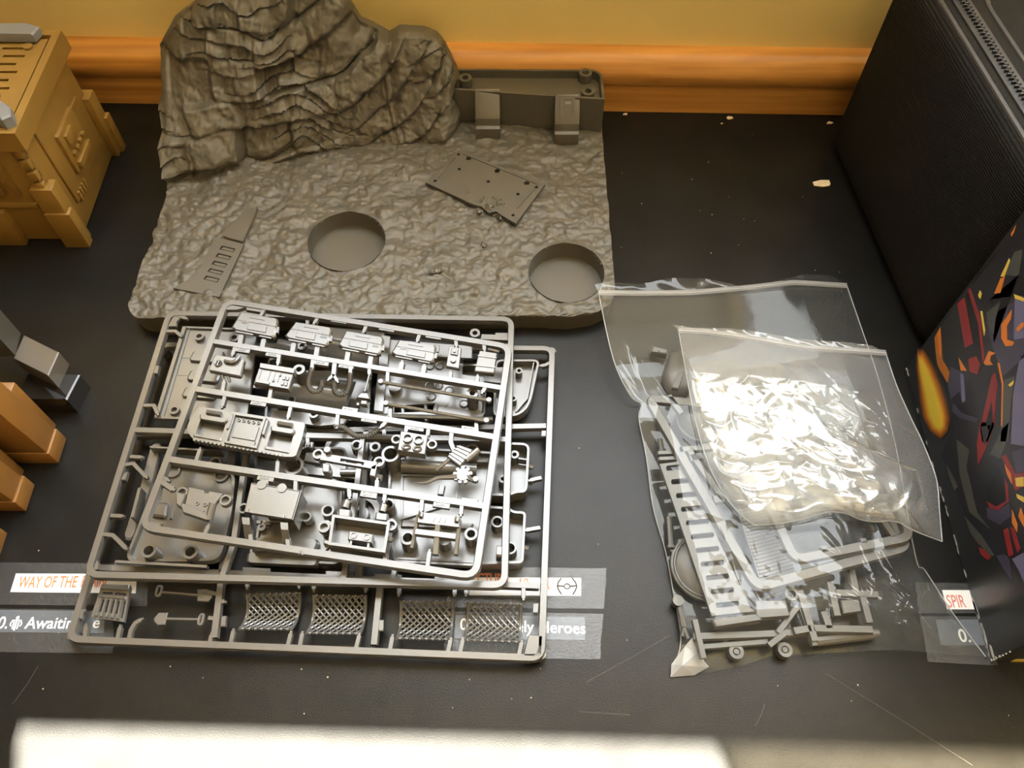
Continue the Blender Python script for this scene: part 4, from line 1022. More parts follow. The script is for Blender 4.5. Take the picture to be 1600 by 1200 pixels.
# shell with sloping base, middle front
zz = .0132
shell(s2, 'hull_shell', [(474, 752), (534, 760), (522, 862), (470, 858), (400, 850), (405, 815), (462, 815)], zz, zz + .0035, .0016, .004)
for a, ro, ri, h in (((512, 797), .0036, .0024, .008), ((478, 807), .0030, .0020, .006), ((509, 822), .0034, .0020, .006), ((610, 818), .0030, .0018, .008), ((606, 788), .0036, .0026, .009), ((458, 727), .0056, .0042, .014), ((610, 709), .0050, .0036, .020), ((586, 698), .0032, .0018, .008), ((557, 695), .0032, .0020, .008), ((380, 794), .003, .002, .006)):
    boss(s2, a, Z2 + (.006 if h > .012 else .0005), ro, ri, h)
part(s2, 'base_pod', MB().prism(rounded(PP([(396, 838), (500, 842), (494, 862), (392, 858)], .0185), .003), .003, .0012))
for a in ((400, 812), (415, 814)): bx(s2, 'notch_block', [(a[0], a[1]), (a[0] + 9, a[1] + 1), (a[0] + 8, a[1] + 7), (a[0] - 1, a[1] + 6)], .0185, .0165)
boss(s2, (409, 823), .0180, .0022, .0010, .0015)
bx(s2, 'axle_plate', [(478, 705), (500, 708), (498, 724), (474, 720)], .0170, .0135); bx(s2, 'axle_plate', [(478, 728), (560, 738), (557, 748), (474, 740)], .0165, .0135)
part(s2, 'axle', MB().tube([P(532, 738, .0180), P(560, 738, .0180)], .0020, 10)); bx(s2, 'axle_block', [(477, 690), (490, 690), (488, 700), (475, 700)], .0200, .0150)
# large hull, lower right
zz = .0135
hull = [(612, 712), (676, 706), (772, 712), (758, 810), (744, 886), (618, 880), (606, 830)]
H = PP(hull, zz)
part(s2, 'hull_floor', MB().prism(H, .0016)); part(s2, 'hull_wall', MB().sweep(rounded([Vector((p.x, p.y, zz + .0035)) for p in H], .003), .0016, .0035, closed=True))
part(s2, 'hull_recess', MB().sweep(PP([(628, 742), (718, 744), (712, 784), (628, 810)], zz + .0016), .0014, .0018, closed=True)); part(s2, 'hull_step', MB().prism(PP([(628, 812), (740, 818), (736, 826), (626, 822)], zz + .0022), .0024, .0006))
part(s2, 'hull_bar', MB().prism(PP([(632, 713), (764, 716), (764, 722), (632, 720)], zz + .0055), .006, .0008)); part(s2, 'hull_tube', MB().tube([P(628, 728, zz + .003), P(745, 734, zz + .003)], .0040, 14))
for a, ro, ri, h in (((637, 840), .0040, .0026, .012), ((736, 834), .0036, .0022, .012), ((737, 704), .0042, .0030, .012)): boss(s2, a, Z2 + .003, ro, ri, h)
part(s2, 'hull_post', MB().cyl(P(694, 842, Z2 + .002), .0036, .012, 16)); part(s2, 'hull_lip', MB().sweep(PP([(620, 872), (742, 878)], zz + .0035), .0014, .003))
part(s2, 'hull_slot', MB().sweep(PP([(691, 758), (688, 772)], zz + .0022), .0034, .002)); 

# ---------------------------------------------------------- top frame: consoles, hoses, dashboard, boxes
s1 = empty('part_frame', P(510, 690, .022), 'narrowest grey part frame, topmost and tilted askew, with hoses, consoles and a dashboard', 'model kit frame', 'frames of grey kit parts')
frame(s1, [(353, 470), (796, 541), (743, 900), (221, 823)], Z1, r=.007, w=.0044)
ba = lambda x: (x, 533 + (x - 334) * .1615)
bb_ = lambda x: (x, 607 + (x - 304) * .1605)
bc = lambda x: (x, 717 + (x - 264) * .1485)
bd = lambda x: (x, 823 + (x - 221) * .1475)
bar(s1, [ba(333), ba(783)], Z1); bar(s1, [bb_(303), bb_(772)], Z1, w=.0044); bar(s1, [bc(262), bc(757)], Z1, w=.0044)
def gx(a, b, **k): gate(s1, (a, b), Z1, **k)
for a, b in ((ba(374), (377, 523)), (ba(409), (412, 530)), (ba(456), (459, 536)), (ba(493), (496, 541)), (ba(541), (544, 549)), (ba(577), (580, 555)), (ba(625), (628, 566)), (ba(660), (663, 571))): gx(a, b, w=.0036, h=.0032)
for a, b in ((ba(368), (363, 554)), (ba(437), (434, 568)), (ba(489), (487, 576)), (ba(548), (547, 584)), (ba(577), (577, 584)), (bb_(347), (350, 596)), (bb_(420), (424, 604)), (bb_(352), (347, 634)), (bb_(455), (450, 652)),
             (bb_(609), (610, 632)), (bb_(745), (744, 660)), (bb_(528), (526, 666)), (bb_(636), (634, 674)), (bb_(670), (668, 680)), (bc(305), (312, 702)), (bc(432), (434, 720)), (bc(418), (415, 760)), (bc(462), (461, 770)),
             (bc(545), (546, 776)), (bc(602), (600, 782)), (bc(660), (658, 798)), (bc(722), (720, 803)), (bc(588), (589, 750)), (bd(318), (325, 822)), (bd(392), (391, 835)), (bd(450), (449, 840)), (bd(500), (516, 848)), (bd(602), (601, 862)), (bd(667), (671, 862)),
             ((413, 482), (407, 493)), ((498, 494), (491, 504)), ((573, 507), (568, 518)), ((656, 520), (652, 532)), ((712, 530), (713, 540)), ((756, 537), (757, 546)), (ba(703), (704, 582)), (ba(745), (746, 588)), (ba(606), (605, 597)), (ba(760), (754, 612)), ((250, 744), (262, 750), )): gx(a, b)
gate(s1, ((248, 748), (256, 755), (270, 764)), Z1, w=.0034)
gate(s1, (bb_(706), (704, 690), (708, 701), (716, 708)), Z1, w=.0030); gate(s1, (bb_(608), (606, 652), (602, 660), (596, 666)), Z1, w=.0026); gate(s1, (ba(523), (521, 585)), Z1, w=.0032)
gate(s1, ((521, 585), (514, 592)), Z1, w=.0022); gate(s1, ((521, 585), (527, 595)), Z1, w=.0022)
for a, b in (((376, 473), (344, 484)), ): pass
bx(s1, 'corner_plate', [(352, 475), (382, 480), (372, 484), (352, 484)], Z1 - .0004, Z1 - .0030); bx(s1, 'corner_plate', [(230, 814), (252, 818), (246, 828), (228, 824)], Z1 - .0004, Z1 - .0030)
for a in ((396, 482), (528, 500), (603, 513), (676, 525)): bx(s1, 'runner_lug', [(a[0] - 12, a[1] - 2), (a[0] + 14, a[1] + 2), (a[0] + 13, a[1] + 6), (a[0] - 12, a[1] + 2)], Z1 - .0003, Z1 - .003)
for px, t in (((379, 546), 'O20'), ((427, 553), 'O16'), ((502, 566), 'O18'), ((541, 571), 'O19'), ((404, 629), 'O21'), ((546, 641), 'O23'), ((577, 655), 'O26'), ((650, 668), 'O25'), ((733, 671), 'O27'), ((415, 746), 'O30'), ((520, 755), 'O22'), ((576, 772), 'O17'), ((690, 788), 'O24'), ((733, 784), 'O28')): tab(s1, px, t, Z1 - .0004)
text('raised_lettering', 'FL', P(466, 866, Z1), P(560, 879, Z1), .0030, G, s1, th=.00015)
# four console tops
def console(q, flip):
    z1 = Z1 + .0015; Q = PP(q, z1)
    outline = [quad_at(Q, .02, .0), quad_at(Q, .97, 0), quad_at(Q, 1.02, .12), quad_at(Q, 1.0, .92), quad_at(Q, .95, 1.0), quad_at(Q, .03, .98), quad_at(Q, -.06, .86), quad_at(Q, -.03, .55)]
    o = part(s1, 'console_top', MB().prism(outline, .0034, .0008))
    def det(name, u0, v0, u1, v1, h=.0005, ch=.0002): part(s1, name, MB().prism(sub(Q, u0, v0, u1, v1, h), .0010, ch), o)
    a, b = (.32, .78) if not flip else (.20, .66)
    det('console_panel', a, .55, b, .86); det('console_fold', .02, .42, 1.0, .46, .0003, .0001); det('console_groove', .30, .20, .68, .235, .0003, .0001)
    for k in range(4):
        u = (.14 if not flip else .78) + k * .04; det('console_vent', u, .40 + (.08 if flip else 0), u + .022, .58 + (.06 if flip else 0), .0004, .0001)
    det('console_lip', .05, .99, .48, 1.06, -.0008); det('console_lip', .62, .99, .92, 1.06, -.0008)
    part(s1, 'console_plug', MB().prism(sub(Q, 1.0, .4, 1.06, .7, -.001), .0018), o)
console([(374, 487), (434, 497), (429, 527), (364, 515)], False); console([(460, 502), (518, 511), (512, 540), (447, 528)], True)
console([(539, 516), (599, 526), (594, 554), (531, 542)], True); console([(622, 530), (681, 539), (677, 566), (614, 554)], False)
# small plate with two knobs, and a strapped hatch
Q = PP([(702, 540), (721, 544), (717, 576), (697, 572)], Z1 + .0010); o = part(s1, 'knob_plate', MB().prism(Q, .0026, .0004))
part(s1, 'knob', MB().cyl(quad_at(Q, .5, .70) + Vector((0, 0, .0012)), .0014, .0016, 14, .0019), o); part(s1, 'clasp', MB().prism(sub(Q, .22, .12, .78, .42, .0009), .001, .0003), o); part(s1, 'knob', MB().cyl(quad_at(Q, .5, .27) + Vector((0, 0, .0016)), .0009, .001, 10), o)
Q = PP([(749, 547), (777, 551), (772, 583), (741, 580)], Z1 + .0015); o = part(s1, 'strapped_hatch', MB().prism(rounded(Q, .0008, 2), .0040, .0005))
for v in (.25, .70): part(s1, 'strap', MB().prism(sub(Q, -.02, v, 1.02, v + .06, .0004), .0012, .0001), o)
part(s1, 'hinge_pin', MB().tube([quad_at(Q, .45, -.1), quad_at(Q, 1.1, -.05)], .0009, 8), o)
# plate with knob and pipe
Q = PP([(336, 554), (383, 561), (376, 589), (325, 579)], Z1 + .0012); o = part(s1, 'pipe_panel', MB().prism(rounded(Q, .0014), .0026, .0004))
part(s1, 'panel_lip', MB().sweep([quad_at(Q, .06, .93) + Vector((0, 0, .0005)), quad_at(Q, .96, .93) + Vector((0, 0, .0005)), quad_at(Q, .96, .2) + Vector((0, 0, .0005))], .0008, .0008), o)
part(s1, 'valve_wheel', MB().tube(circ(quad_at(Q, .22, .5) + Vector((0, 0, .0006)), .0018, 14), .0005, 5, closed=True).tube([quad_at(Q, .16, .5) + Vector((0, 0, .0007)), quad_at(Q, .28, .5) + Vector((0, 0, .0007))], .0004, 5).tube([quad_at(Q, .22, .36) + Vector((0, 0, .0007)), quad_at(Q, .22, .64) + Vector((0, 0, .0007))], .0004, 5), o)
part(s1, 'pipe', MB().tube(smooth_path([P(351, 564, Z1 + .0022), P(360, 566, Z1 + .0026), P(368, 564, Z1 + .0026), P(374, 557, Z1 + .0022)]), .0011, 8), o)
for k in range(2): part(s1, 'stub_pipe', MB().tube([P(347 + k * 9, 586, Z1 - .001), P(350 + k * 9, 597, Z1 - .0025)], .0009, 6), o)
# console with sliders
Q = PP([(405, 573), (459, 582), (451, 608), (396, 599)], Z1 + .0020); o = part(s1, 'slider_console', MB().prism(Q, .0048, .0004)); part(s1, 'console_back', MB().prism(PP([(406, 567), (461, 576), (459, 583), (405, 574)], Z1 + .0032), .0060, .0003), o)
for k in range(4): part(s1, 'slider_slot', MB().sweep([quad_at(Q, .10 + k * .14 + (.12 if k else 0), .14) + Vector((0, 0, .0004)), quad_at(Q, .10 + k * .14 + (.12 if k else 0), .70) + Vector((0, 0, .0004))], .0005, .0005), o)
for u, v in ((.52, .62), (.66, .25)): part(s1, 'slider_knob', MB().prism(sub(Q, u - .025, v, u + .025, v + .12, .0008), .001, .0002), o)
part(s1, 'console_lip', MB().prism(sub(Q, .04, .80, .44, .95, .0010), .0012, .0003), o)
for u in (.76, .86):
    for v in (.34, .66): part(s1, 'button', MB().prism(sub(Q, u, v, u + .07, v + .20, .0007), .001, .0002), o)
# ribbed hoses
def hose(pts, r=.0015, zs=0):
    path = smooth_path([P(a, b, Z1 - .0015 + (z if False else 0)) for a, b in pts], 9)
    L = [0]; 
    for i in range(1, len(path)): L.append(L[-1] + (path[i] - path[i - 1]).length)
    n = int(L[-1] / .0003); out = []
    for k in range(n + 1):
        s = L[-1] * k / n; i = min(max(0, next((j for j in range(len(L) - 1) if L[j + 1] >= s), len(L) - 2)), len(L) - 2); t = (s - L[i]) / max(1e-9, L[i + 1] - L[i]); out.append(lerp(path[i], path[i + 1], t))
    part(s1, 'ribbed_hose', MB().tube(out, lambda t: r * (1 + .20 * math.sin(t * n * math.pi * .5)), 9), smooth=60)
hose([(487, 576), (483, 590), (482, 602), (488, 611), (497, 611), (502, 604), (503, 596)]); hose([(547, 584), (546, 600), (541, 613), (531, 617), (523, 611), (522, 600)])
hose([(522, 667), (536, 668), (546, 675), (556, 681), (570, 682), (582, 678), (592, 670)], .0015)
# turret
Q = PP([(562, 613), (576, 613), (579, 624), (556, 621)], Z1 + .0010); part(s1, 'turret', MB().prism(Q, .0040, .0008)); part(s1, 'antenna', MB().tube([P(570, 612, Z1), P(577, 586, Z1)], .0006, 6))
bx(s1, 'turret_block', [(564, 625), (574, 626), (573, 632), (563, 631)], Z1 + .001, Z1 - .003); bx(s1, 'turret_block', [(557, 628), (562, 629), (561, 634), (556, 633)], Z1 + .0005, Z1 - .003)
# long rods
for a, b in (((595, 597), (764, 626)), ((603, 631), (760, 658))):
    p, q = P(*a, Z1 + .001), P(*b, Z1 + .001); part(s1, 'long_rod', MB().tube([p, q], .0011, 8)); part(s1, 'rod_tip', MB().cyl(p + Vector((0, 0, .0014)), .0015, .0028, 10)); part(s1, 'rod_tip', MB().cyl(q + Vector((0, 0, .0014)), .0015, .0028, 10))
# dashboard
zd = Z1 + .0030
dq = [(306, 634), (479, 661), (464, 712), (290, 681)]
D = PP(dq, zd)
out = rounded([quad_at(D, .03, 0), quad_at(D, .99, 0), quad_at(D, 1.0, .45), quad_at(D, .99, 1.04), quad_at(D, .88, 1.10), quad_at(D, .07, 1.06), quad_at(D, -.015, .80), quad_at(D, -.01, .40)], .002, 3)
wells = [sub(D, .08, .34, .31, .92), sub(D, .72, .34, .92, .92)]
o = part(s1, 'dashboard', MB().plate(out, [rounded(w, .0016, 3) for w in wells], .0058), smooth=25)
for w, nm in zip(wells, ('seat_well', 'seat_well')):
    part(s1, nm, MB().prism([p - Vector((0, 0, .0046)) for p in w], .0012), o)
    part(s1, 'seat_back', MB().prism(rounded([quad_at(w, -.06, -.10) + Vector((0, 0, .0016)), quad_at(w, 1.06, -.10) + Vector((0, 0, .0016)), quad_at(w, 1.0, .16) + Vector((0, 0, .0016)), quad_at(w, 0, .16) + Vector((0, 0, .0016))], .0012, 3), .0030, .0006), o)
    part(s1, 'seat_front', MB().prism([quad_at(w, -.04, .96) + Vector((0, 0, .0008)), quad_at(w, 1.04, .96) + Vector((0, 0, .0008)), quad_at(w, 1.04, 1.10) + Vector((0, 0, .0008)), quad_at(w, -.04, 1.10) + Vector((0, 0, .0008))], .0020, .0004), o)
for u in (.12, .76): part(s1, 'grab_handle', MB().tube([quad_at(D, u, .16) + Vector((0, 0, .0008)), quad_at(D, u + .13, .16) + Vector((0, 0, .0008))], .0014, 8), o)
part(s1, 'console_frame', MB().sweep(sub(D, .37, .10, .64, 1.0, .0018), .0016, .0030, closed=True), o); part(s1, 'console_plate', MB().prism(sub(D, .40, .36, .61, .80, .0006), .0012, .0002), o)
part(s1, 'console_ledge', MB().prism(sub(D, .39, .84, .62, .96, .0012), .0016, .0003), o)
for k in range(5): part(s1, 'indicator', MB().boss(quad_at(D, .415 + k * .044, .24) + Vector((0, 0, .0008)), .0010, .0006, .0014, 10), o)
for u in (.345, .66): part(s1, 'side_slider', MB().prism(sub(D, u, .14, u + .022, .62, .0024), .003, .0004), o)
for k in range(22): part(s1, 'ridge', MB().cyl(quad_at(D, .09 + k * .037, 1.065) + Vector((0, 0, .0004)), .0010, .0030, 6), o)
# valve block
Q = PP([(626, 673), (669, 680), (664, 710), (621, 703)], Z1 + .0020); o = part(s1, 'valve_block', MB().prism(Q, .0060, .0004))
for u in (.30, .70):
    part(s1, 'valve_tube', MB().boss(quad_at(Q, u, .36) + Vector((0, 0, .0016)), .0027, .0020, .0020, 18), o); part(s1, 'valve_lip', MB().tube(circ(quad_at(Q, u, .80) + Vector((0, 0, .0005)), .0021, 14, .0014), .0006, 5, closed=True), o)
for a in ((619, 686), (675, 694)): part(s1, 'ring_ear', MB().boss(P(*a, Z1 + .001), .0028, .0018, .0040, 18), o)
# bracket with two discs
Q = PP([(504, 708), (589, 722), (586, 733), (500, 718)], Z1 + .0020); part(s1, 'bracket_bar', MB().plate(Q, [sub(Q, .35, .30, .78, .75)], .0030), smooth=20)
for a in ((497, 709), (592, 721)): part(s1, 'ring_ear', MB().boss(P(*a, Z1 + .0018), .0030, .0019, .0030, 18))
part(s1, 'bracket_disc', MB().cyl(P(511, 702, Z1 + .005), .0018, .006, 14)); bx(s1, 'bracket_foot', [(504, 723), (515, 725), (514, 738), (504, 737)], Z1 + .0035, Z1 - .006); bx(s1, 'bracket_leg', [(580, 728), (590, 724), (586, 745), (577, 743)], Z1 + .0020, Z1 - .008)
part(s1, 'bracket_peg', MB().tube([P(585, 744, Z1 - .003), P(597, 747, Z1 - .003)], .0018, 8))
# satchel, gear and tail
Q = PP([(706, 698), (734, 700), (729, 728), (699, 714)], Z1 + .0015)
Q = [P(717, 694, Z1 + .0015), P(739, 702, Z1 + .0015), P(719, 729, Z1 + .0015), P(698, 713, Z1 + .0015)]
o = part(s1, 'ribbed_satchel', MB().prism(Q, .0036, .0006))
for v in (.18, .38, .58, .78): part(s1, 'satchel_rib', MB().sweep([quad_at(Q, 0, v) + Vector((0, 0, .0006)), quad_at(Q, 1, v) + Vector((0, 0, .0006))], .0008, .001), o)
part(s1, 'satchel_strap', MB().tube(smooth_path([P(682, 734, Z1 - .001), P(690, 728, Z1), P(702, 718, Z1 + .001)], 5), .0011, 8), o); part(s1, 'satchel_roll', MB().tube([P(728, 719, Z1), P(748, 703, Z1 + .001)], .0019, 9), o)
gc = P(723, 741, Z1 + .001); o = part(s1, 'gear', MB().cyl(gc, .0036, .0022, 18))
for k in range(9):
    an = k * 2 * math.pi / 9 + .2; e = Vector((math.cos(an), math.sin(an), 0)); part(s1, 'gear_petal', MB().cyl(gc + e * .0043 - Vector((0, 0, .0003)), .0011, .0018, 8), o)
part(s1, 'gear_tail', MB().tube(smooth_path([P(714, 745, Z1), P(700, 746, Z1), P(684, 747, Z1), P(670, 753, Z1), P(660, 755, Z1), P(651, 754, Z1)], 6), lambda t: .0013 * (1 - t) + .0004, 8), o)
part(s1, 'gear_stem', MB().tube([P(730, 744, Z1), P(740, 752, Z1)], .0012, 8), o); part(s1, 'gear_stem', MB().cyl(P(743, 748, Z1 + .001), .0016, .003, 10), o)
# small plate with ring ears
Q = PP([(295, 761), (349, 771), (330, 806), (287, 798)], Z1 - .0005); o = part(s1, 'eared_plate', MB().prism([quad_at(Q, 0, 0), quad_at(Q, .45, 0), quad_at(Q, .47, .1), quad_at(Q, .6, .1), quad_at(Q, .62, 0), quad_at(Q, 1, 0), quad_at(Q, .9, .6), quad_at(Q, .95, 1), quad_at(Q, .15, 1), quad_at(Q, 0, .7)], .0024, .0003))
for a in ((284, 769), (352, 781)): part(s1, 'ring_ear', MB().boss(P(*a, Z1), .0031, .0021, .0034, 18), o)
for a in ((308, 786), (320, 788)): part(s1, 'stud', MB().boss(P(*a, Z1 + .0002), .0012, .0006, .0008, 12), o)
for k in range(4): part(s1, 'stud', MB().cyl(P(297 + k * 7, 794 + k * 1.3, Z1 + .0002), .0005, .001, 8), o)
part(s1, 'plate_front', MB().prism(PP([(282, 786), (296, 788), (326, 805), (322, 812), (285, 800)], Z1 + .0004), .004, .0005), o); part(s1, 'plate_arm', MB().prism(PP([(276, 768), (290, 772), (282, 792), (275, 788)], Z1 + .001), .005, .0005), o)
part(s1, 'plate_peg', MB().tube([P(333, 786, Z1 + .001), P(326, 812, Z1 - .002)], .0021, 9), o)
# box table
Q = PP([(392, 754), (471, 767), (458, 812), (381, 800)], Z1 + .0040); o = part(s1, 'box_table', MB().prism(Q, .0022, .0004)); part(s1, 'box_side', MB().prism([quad_at(Q, .97, .0), quad_at(Q, 1.0, 0), quad_at(Q, 1.0, 1.0), quad_at(Q, .97, 1)], .0150), o)
part(s1, 'box_back', MB().prism(sub(Q, .02, 0, .97, .04), .0140), o); part(s1, 'box_lip', MB().prism(sub(Q, .10, .90, .82, 1.02, .0014), .003, .0004), o)
for u in (.12, .52): part(s1, 'box_hinge', MB().cyl(quad_at(Q, u + .1, .02) + Vector((0, 0, .0006)), .0026, .003, 14), o)
for a, b in (((378, 814), (391, 849)), ((438, 822), (449, 858))):
    q = PP([(a[0], a[1] - 6), (a[0] + 12, a[1] - 5), (a[0] + 12, a[1] + 6), (a[0] + 1, a[1] + 5)], Z1 + .0045)
    mb = MB(); w = [p + Vector((0, -.0058, -.0085)) for p in q]
    mb.add(w + q, [(0, 1, 2, 3), (7, 6, 5, 4), (0, 4, 5, 1), (1, 5, 6, 2), (2, 6, 7, 3), (3, 7, 4, 0)]); part(s1, 'table_leg', mb, o)
# open box with gauges
Q = PP([(521, 806), (607, 818), (600, 861), (515, 849)], Z1 + .0040); o = part(s1, 'gauge_box', MB().sweep(Q, .0018, .0110, closed=True, wt=.0015)); part(s1, 'box_floor', MB().prism([p - Vector((0, 0, .0095)) for p in Q], .0014), o)
part(s1, 'gauge_block', MB().prism(sub(Q, .30, .42, .74, .72, -.0020), .0060, .0004), o)
for u in (.40, .64): part(s1, 'gauge', MB().boss(quad_at(Q, u, .55) + Vector((0, 0, -.0015)), .0018, .0012, .0014, 14), o)
for u in (.36, .68): part(s1, 'gauge_post', MB().sweep([quad_at(Q, u, .72) - Vector((0, 0, .0030)), quad_at(Q, u, .98) - Vector((0, 0, .0030))], .0014, .005), o)
for a in ((506, 823), (611, 820)): part(s1, 'ring_ear', MB().boss(P(*a, Z1 + .0020), .0031, .0020, .0034, 18), o)
for a, b in (((543, 783), (539, 800)), ((600, 789), (597, 806))):
    part(s1, 'piston', MB().tube([P(*a, Z1), P(b[0], b[1] - 6, Z1)], .0020, 10), o); part(s1, 'piston_block', MB().prism(PP([(b[0] - 10, b[1] - 6), (b[0] + 9, b[1] - 4), (b[0] + 8, b[1] + 8), (b[0] - 11, b[1] + 6)], Z1 + .001), .006, .0006), o)
part(s1, 'side_peg', MB().tube([P(604, 842, Z1), P(613, 844, Z1)], .0015, 8), o); part(s1, 'side_peg', MB().prism(PP([(506, 843), (517, 845), (515, 851), (505, 849)], Z1 + .003), .004, .0004), o)
# H bracket
Q = PP([(654, 799), (720, 808), (718, 824), (651, 816)], Z1 + .0020); o = part(s1, 'cross_bracket', MB().prism(Q, .0028, .0004))
for k in range(3): part(s1, 'bracket_slot', MB().sweep([quad_at(Q, .40 + k * .13, .35) + Vector((0, 0, .0004)), quad_at(Q, .38 + k * .13, .75) + Vector((0, 0, .0004))], .0007, .0006), o)
for u in (.08, .92): part(s1, 'bracket_stud', MB().tube([quad_at(Q, u, .15) + Vector((0, 0, .001)), quad_at(Q, u, .55) + Vector((0, 0, .001))], .0012, 8), o)
for a, b in (((653, 804), (643, 856)), ((718, 812), (712, 866))): part(s1, 'bracket_leg', MB().sweep([P(*a, Z1 + .0018), P(*b, Z1 - .0030)], .0020, .0030), o)
part(s1, 'bracket_bar', MB().sweep([P(649, 830, Z1 + .0015), P(712, 838, Z1 + .0015)], .0036, .0030), o); part(s1, 'bracket_stem', MB().sweep([P(684, 818, Z1 + .002), P(680, 866, Z1 - .001)], .0032, .0030), o)

# ================================================================== clear bags and what is in them
B = M['bagged']
def bpart(root, name, mb, smooth=35): return mb.build(name, B, root, smooth=smooth)
def thing(name, px, lab, cat, group=None): return empty(name, P(*px, 0), lab, cat, group)
def c1(x, y): return (900 + x / 4, 420 + y / 4)
def c3(x, y): return (950 + x / 5, 650 + y / 5)
def c5(x, y): return (980 + x / 5, 850 + y / 5)
def c4(x, y): return (1200 + x / 4.444, 680 + y / 4.444)
def c6(x, y): return (1250 + x / 4.571, 850 + y / 4.571)
# slotted plank
zl = .0150
t = thing('slotted_plank', (1110, 830), 'long grey plank with a row of slots, inside the large clear bag', 'kit part')
oq = PP([c3(385, 320), c3(735, 305), c5(1270, 560), c5(690, 645)], zl)
sl = []
for k in range(11):
    f = k / 10; cx = lerp(Vector(c3(545, 400)), Vector(c5(782, 472)), f); w = 8 + 9 * min(1, f * 2.2); 
    w = 17; e = Vector((1, -.10)).normalized(); n = Vector((.1, 1)).normalized(); h = 4.0
    pts = [cx - e * w + n * h * .0 - n * h, cx + e * w - n * h, cx + e * (w + 1.5), cx + e * w + n * h, cx - e * w + n * h, cx - e * (w + 1.5)]
    sl.append([P(p.x, p.y, zl) for p in pts])
plank = PP([c3(405, 375), c3(560, 350), c5(985, 520), c5(1010, 560), c5(670, 590)], zl)
bpart(t, 'plank', MB().plate(PP([c3(405, 375), c3(575, 352), c5(960, 495), c5(1000, 525), c5(660, 560)], zl), sl, .0026), 20)
bpart(t, 'end_bar', MB().prism(PP([c5(665, 590), c5(1010, 545), c5(1060, 590), c5(690, 645)], zl + .0005), .008, .0006))
bpart(t, 'end_plate', MB().prism(PP([c5(1000, 440), c5(1240, 440), c5(1275, 560), c5(1010, 580)], zl - .001), .006, .0005))
for a in ((385, 285), (392, 330)): bpart(t, 'top_bar', MB().prism(PP([c3(a[0], a[1] - 12), c3(a[0] + 130, a[1] - 18), c3(a[0] + 150, a[1] + 10), c3(a[0] + 4, a[1] + 16)], zl), .004, .0005))
bpart(t, 'groove_bar', MB().sweep(PP([c5(820, 130), c5(950, 490)], zl - .0010), .0010, .002)); bpart(t, 'groove_bar', MB().sweep(PP([c5(980, 330), c5(1060, 470)], zl - .0010), .0010, .002))
# ribbed panel between frame and plank
t = thing('ribbed_panel', (1200, 890), 'grey panel of fine ribs between the slotted plank and the bagged frames', 'kit part')
pq = PP([(1150, 792), (1212, 780), (1250, 918), (1196, 936)], .0085); bpart(t, 'panel', MB().prism(pq, .0020, .0003))
for k in range(26): bpart(t, 'rib', MB().sweep([quad_at(pq, .04, .02 + k * .038) + Vector((0, 0, .0009)), quad_at(pq, .96, .02 + k * .038) + Vector((0, 0, .0009))], .0009, .0010))
# two nested runners
t = thing('bagged_frame', (1240, 800), 'longer grey part frame slanting across the slotted plank in the large clear bag', 'model kit frame', 'bagged grey part frames')
zf = .0185
bpart(t, 'outer_runner', MB().sweep(rounded(PP([c1(455, 805), c5(1020, 335), (1420, 853), (1290, 650)], zf), .006), .0060, .0030, closed=True))
bpart(t, 'runner', MB().sweep(PP([(1062, 702), (1300, 680)], zf), .004, .003)); bpart(t, 'runner', MB().sweep(PP([c3(640, 270), c3(900, 650)], zf), .0042, .003))
bpart(t, 'gate', MB().sweep(PP([c1(580, 790), c1(660, 900)], zf), .0040, .003)); bpart(t, 'gate', MB().sweep(PP([c3(640, 330), c3(720, 310)], zf), .0050, .003)); bpart(t, 'gate', MB().sweep(PP([c3(830, 650), c3(905, 640)], zf), .0050, .003))
t = thing('bagged_frame', (1330, 800), 'shorter grey part frame lying over the longer one, its corner below the small clear bag', 'model kit frame', 'bagged grey part frames')
zf = .0218
bpart(t, 'outer_runner', MB().sweep(rounded(PP([(1175, 730), c4(190, 862), (1424, 838), (1385, 750)], zf), .006), .0056, .0028, closed=True))
for a, b in ((c4(400, 810), c4(380, 770)), (c4(670, 745), c4(660, 715)), (c4(880, 700), c4(800, 590))): bpart(t, 'gate', MB().sweep(PP([a, b], zf), .0040, .0028))
bpart(t, 'runner', MB().sweep(PP([(1215, 790), (1395, 775)], zf), .004, .0028))
# discs and domes
def dish(px, r, z, lab, rise=.006, nm='dish'):
    t = thing(nm, px, lab, 'kit part'); c = P(*px, z); n = 36; vs = []; rr = [1.0, 1.0, .94, .90, .70, .40, 0.12]; hz = [-.003, 0, .0004, -.0006, rise * .55, rise * .9, rise]
    for q, h in zip(rr, hz):
        for k in range(n): a = 2 * math.pi * k / n; vs.append(c + Vector((r * q * math.cos(a), r * q * math.sin(a), h)))
    fs = [(i * n + k, i * n + (k + 1) % n, (i + 1) * n + (k + 1) % n, (i + 1) * n + k) for i in range(len(rr) - 1) for k in range(n)] + [tuple(range((len(rr) - 1) * n, len(rr) * n)), tuple(reversed(range(n)))]
    bpart(t, 'disc', MB().add(vs, fs), 50); return t
t = dish((1104, 884), .0195, .0065, 'round grey dish half under the lower end of the slotted plank', .003)
bpart(t, 'rim_ring', MB().tube(circ(P(1104, 884, .0072), .0175, 36), .0006, 6, closed=True))
dish((1095, 655), .0150, .0085, 'round grey dome by the left edge of the small clear bag', .006, 'dome')
t = thing('lobed_shell', (1062, 580), 'pale grey lobed shell near the top of the large clear bag', 'kit part')
bpart(t, 'shell', MB().prism(rounded(PP([c1(590, 500), c1(680, 490), c1(740, 620), c1(720, 760), c1(590, 760), c1(545, 650)], .013), .004), .008, .0030), 60); bpart(t, 'shell_rib', MB().prism(PP([c1(640, 650), c1(680, 640), c1(640, 750), c1(600, 740)], .0145), .003, .0005))
t = thing('small_block', (1028, 545), 'tiny pale grey block alone near the top of the large clear bag', 'kit part')
